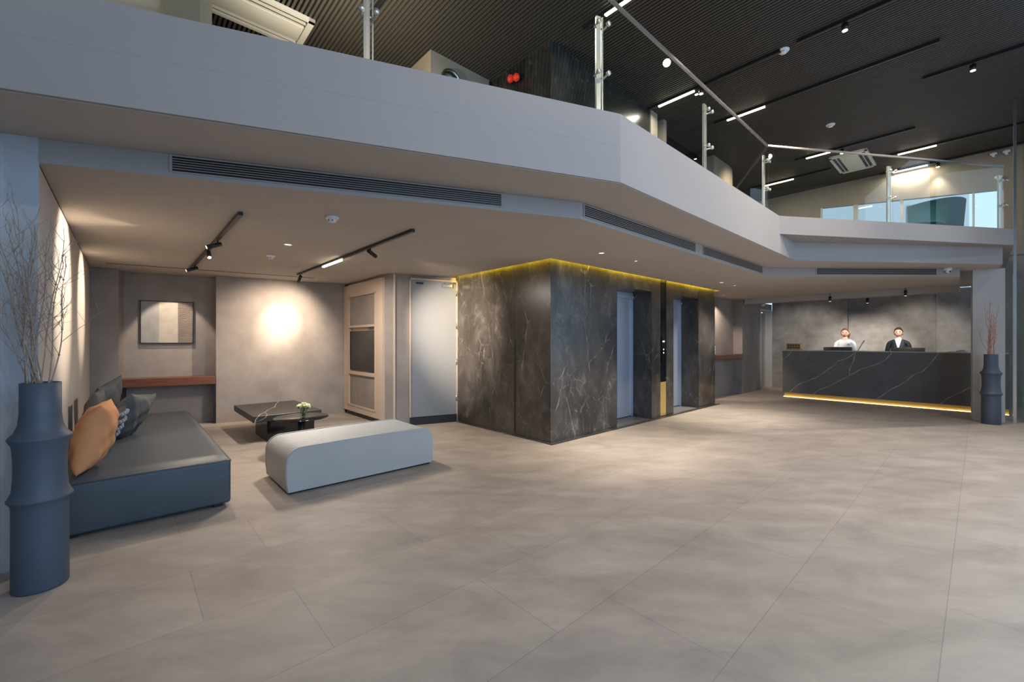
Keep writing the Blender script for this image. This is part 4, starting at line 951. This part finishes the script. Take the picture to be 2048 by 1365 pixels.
def person(px, u, label, jacket, headtop, bun):
    p = onc(px, u, 0); face = math.atan2(-p.y, -p.x)          # turned towards the hall
    face = face*.5+math.atan2(-D2.y, -D2.x)*.5
    t = thing('person', label, 'person', p, face+PI/2)         # local -y is forward
    k = headtop/1.66
    def S(x, y, z, r): return (x*k, y*k, z*k, tuple(q*k for q in r) if isinstance(r, tuple) else r*k)
    V = [S(0, 0, .92, (.135, .10))]; E = []
    chest = chain(V, E, 0, [S(0, 0, 1.05, (.095, .07)), S(0, .005, 1.2, (.085, .06)), S(0, .005, 1.31, (.065, .05))])
    neck = chain(V, E, chest, [S(0, .005, 1.395, .052), S(0, -.005, 1.47, .05)])
    for s in (-1, 1):
        hand = chain(V, E, chest, [S(s*.085, .0, 1.315, .042), S(s*.140, .0, 1.28, .034), S(s*.176, .01, 1.17, .032), S(s*.190, .02, 1.05, .030), S(s*.178, -.10, .99, .028), S(s*.165, -.22, .945, .024), S(s*.16, -.26, .94, (.032, .014)), S(s*.16, -.30, .938, (.036, .013))])
        for q, (dx, L) in enumerate(((-.028, .060), (-.010, .072), (.010, .066), (.028, .052))):
            chain(V, E, hand, [S(s*.16+dx, -.315, .938, .009), S(s*.16+dx*1.1, -.315-L*.55, .934, .0085), S(s*.16+dx*1.1, -.315-L, .922, .007)])
        chain(V, E, hand-1, [S(s*.16-s*.035, -.275, .936, .010), S(s*.16-s*.052, -.305, .93, .0085)])
        chain(V, E, 0, [S(s*.085, 0, .84, .088), S(s*.095, 0, .66, .068), S(s*.095, -.005, .48, .052), S(s*.095, .01, .33, .047), S(s*.095, .02, .10, .032), S(s*.095, .0, .05, .036), S(s*.10, -.09, .035, .030)])
    skinned('body', V, E, 'skin_and_blazer' if jacket else 'skin_and_shirt', t)
    # clothing over the body
    V = [S(0, 0, .90, (.155, .118))]; E = []
    ch = chain(V, E, 0, [S(0, 0, 1.05, (.132, .102)), S(0, -.005, 1.2, (.157, .118)), S(0, 0, 1.33, (.135, .10))])
    chain(V, E, ch, [S(0, .005, 1.385, (.068, .062))])
    for s in (-1, 1): chain(V, E, ch, [S(s*.09, .0, 1.345, .064), S(s*.155, .0, 1.31, .052), S(s*.182, .01, 1.17, .046), S(s*.196, .02, 1.05, .043), S(s*.18, -.10, .995, .040), S(s*.168, -.20, .952, .038)])
    skinned('jacket' if jacket else 'shirt', V, E, 'blazer' if jacket else 'shirt', t)
    V = [S(0, 0, .90, (.148, .112))]; E = []
    for s in (-1, 1): chain(V, E, 0, [S(s*.085, 0, .82, .100), S(s*.095, 0, .66, .082), S(s*.095, 0, .48, .068), S(s*.095, .01, .12, .058)])
    skinned('trousers', V, E, 'blazer', t)
    for s in (-1, 1): b = MB(); b.ball((s*.098*k, -.035*k, .035), (.045, .125, .038)); b.build('shoe', 'black', t)
    if jacket:   # white shirt front in the V of the blazer
        b = MB(); b.add([(-.055*k, -.098*k, 1.39*k), (.055*k, -.098*k, 1.39*k), (.0, -.134*k, 1.16*k), (0, -.125*k, 1.36*k), (-.05*k, -.04*k, 1.41*k), (.05*k, -.04*k, 1.41*k)], [(0, 2, 3), (3, 2, 1), (0, 3, 4), (3, 1, 5), (3, 5, 4)], 0, True)
        b.build('shirt_front', 'shirt', t)
        c_ = MB()
        for s in (-1, 1): c_.add([(s*.055*k, -.10*k, 1.395*k), (s*.085*k, -.085*k, 1.36*k), (s*.045*k, -.13*k, 1.20*k), (0, -.139*k, 1.15*k)], [(0, 1, 2, 3)], 0, True)
        c_.build('lapel', 'blazer', t)
    else:
        MB().bx(.05*k, .10*k, -.135*k, -.128*k, 1.262*k, 1.276*k).build('name_badge', 'black', t)
    # head
    hz = 1.545*k; b = MB(); seg, rings = 32, 24; vs = []; fs = []
    for i in range(rings+1):
        ph = PI*i/rings
        for j in range(seg):
            th = 2*PI*j/seg; x = math.sin(ph)*math.cos(th); y = math.sin(ph)*math.sin(th); z = -math.cos(ph)
            wx = .074*(1-.28*max(0, -z)**1.5); wy = .092*(1-.12*max(0, -z))
            X, Y, Z = x*wx, y*wy, z*.112
            if y < 0:
                f_ = -y
                nose = math.exp(-((x/.16)**2+((z+.12)/.20)**2))*.020*f_; sock = -math.exp(-(((abs(x)-.38)/.2)**2+((z-.06)/.14)**2))*.008*f_
                mouth = math.exp(-((x/.3)**2+((z+.52)/.10)**2))*.004*f_; chin = math.exp(-((x/.3)**2+((z+.85)/.2)**2))*.010*f_
                Y -= nose+sock+mouth+chin
            vs.append((X*k, Y*k, hz+Z*k))
    for i in range(rings):
        for j in range(seg): a = i*seg+j; c_ = i*seg+(j+1) % seg; fs.append((a, c_, c_+seg, a+seg))
    b.add(vs, fs, 0, True)
    for s in (-1, 1): b.ball((s*.074*k, .006, hz-.005), (.010, .018, .028), 10, 8)
    hd = b.build('head', 'skin', t)
    e = MB(); m_ = MB(); br = MB()
    for s in (-1, 1):
        e.ball((s*.028*k, -.082*k, hz+.008), (.011, .006, .006), 10, 8)
        br.tube([(s*.014, -.087*k, hz+.026), (s*.03, -.086*k, hz+.031), (s*.045, -.076*k, hz+.025)], .0028, 6)
    m_.tube([(-.024, -.083*k, hz-.054), (-.01, -.093*k, hz-.060), (.01, -.093*k, hz-.060), (.024, -.083*k, hz-.054)], [.002, .006, .006, .002], 8)
    e.build('eyes', 'eye', hd); br.build('eyebrows', 'hair', hd); m_.build('mouth', 'lip', hd)
    h = MB(); vs = []; fs = []; rr = 16
    for i in range(rr+1):
        ph = PI*.64*i/rr
        for j in range(seg):
            th = 2*PI*j/seg; x = math.sin(ph)*math.cos(th); y = math.sin(ph)*math.sin(th); z = math.cos(ph)
            cut = .50+.0*x
            if y < -.05: zmin = .34+.22*(-y)-.5*abs(x)**3
            else: zmin = -.45
            if z < zmin: z = zmin; 
            q = 1.0 if z > zmin else .93
            vs.append((x*.080*k*q, (y*.100+.006)*k*q, hz+z*.121*k))
    for i in range(rr):
        for j in range(seg): a = i*seg+j; c_ = i*seg+(j+1) % seg; fs.append((a, a+seg, c_+seg, c_))
    h.add(vs, fs, 0, True)
    if bun: h.ball((.055*k, .075*k, hz-.03), (.045, .04, .05), 14, 10); h.ball((.07*k, .03*k, hz-.07), (.02, .03, .05), 12, 8)
    else: h.ball((0, .10*k, hz-.02), (.038, .035, .038), 14, 10)
    h.build('hair', 'hair' if jacket else 'hair_brown', t)
person(1690, 12.78, 'smiling receptionist in a white shirt standing behind the desk at left', False, 1.66, True)
person(1797, 12.78, 'receptionist in a dark blazer over a white shirt behind the desk at right', True, 1.655, False)
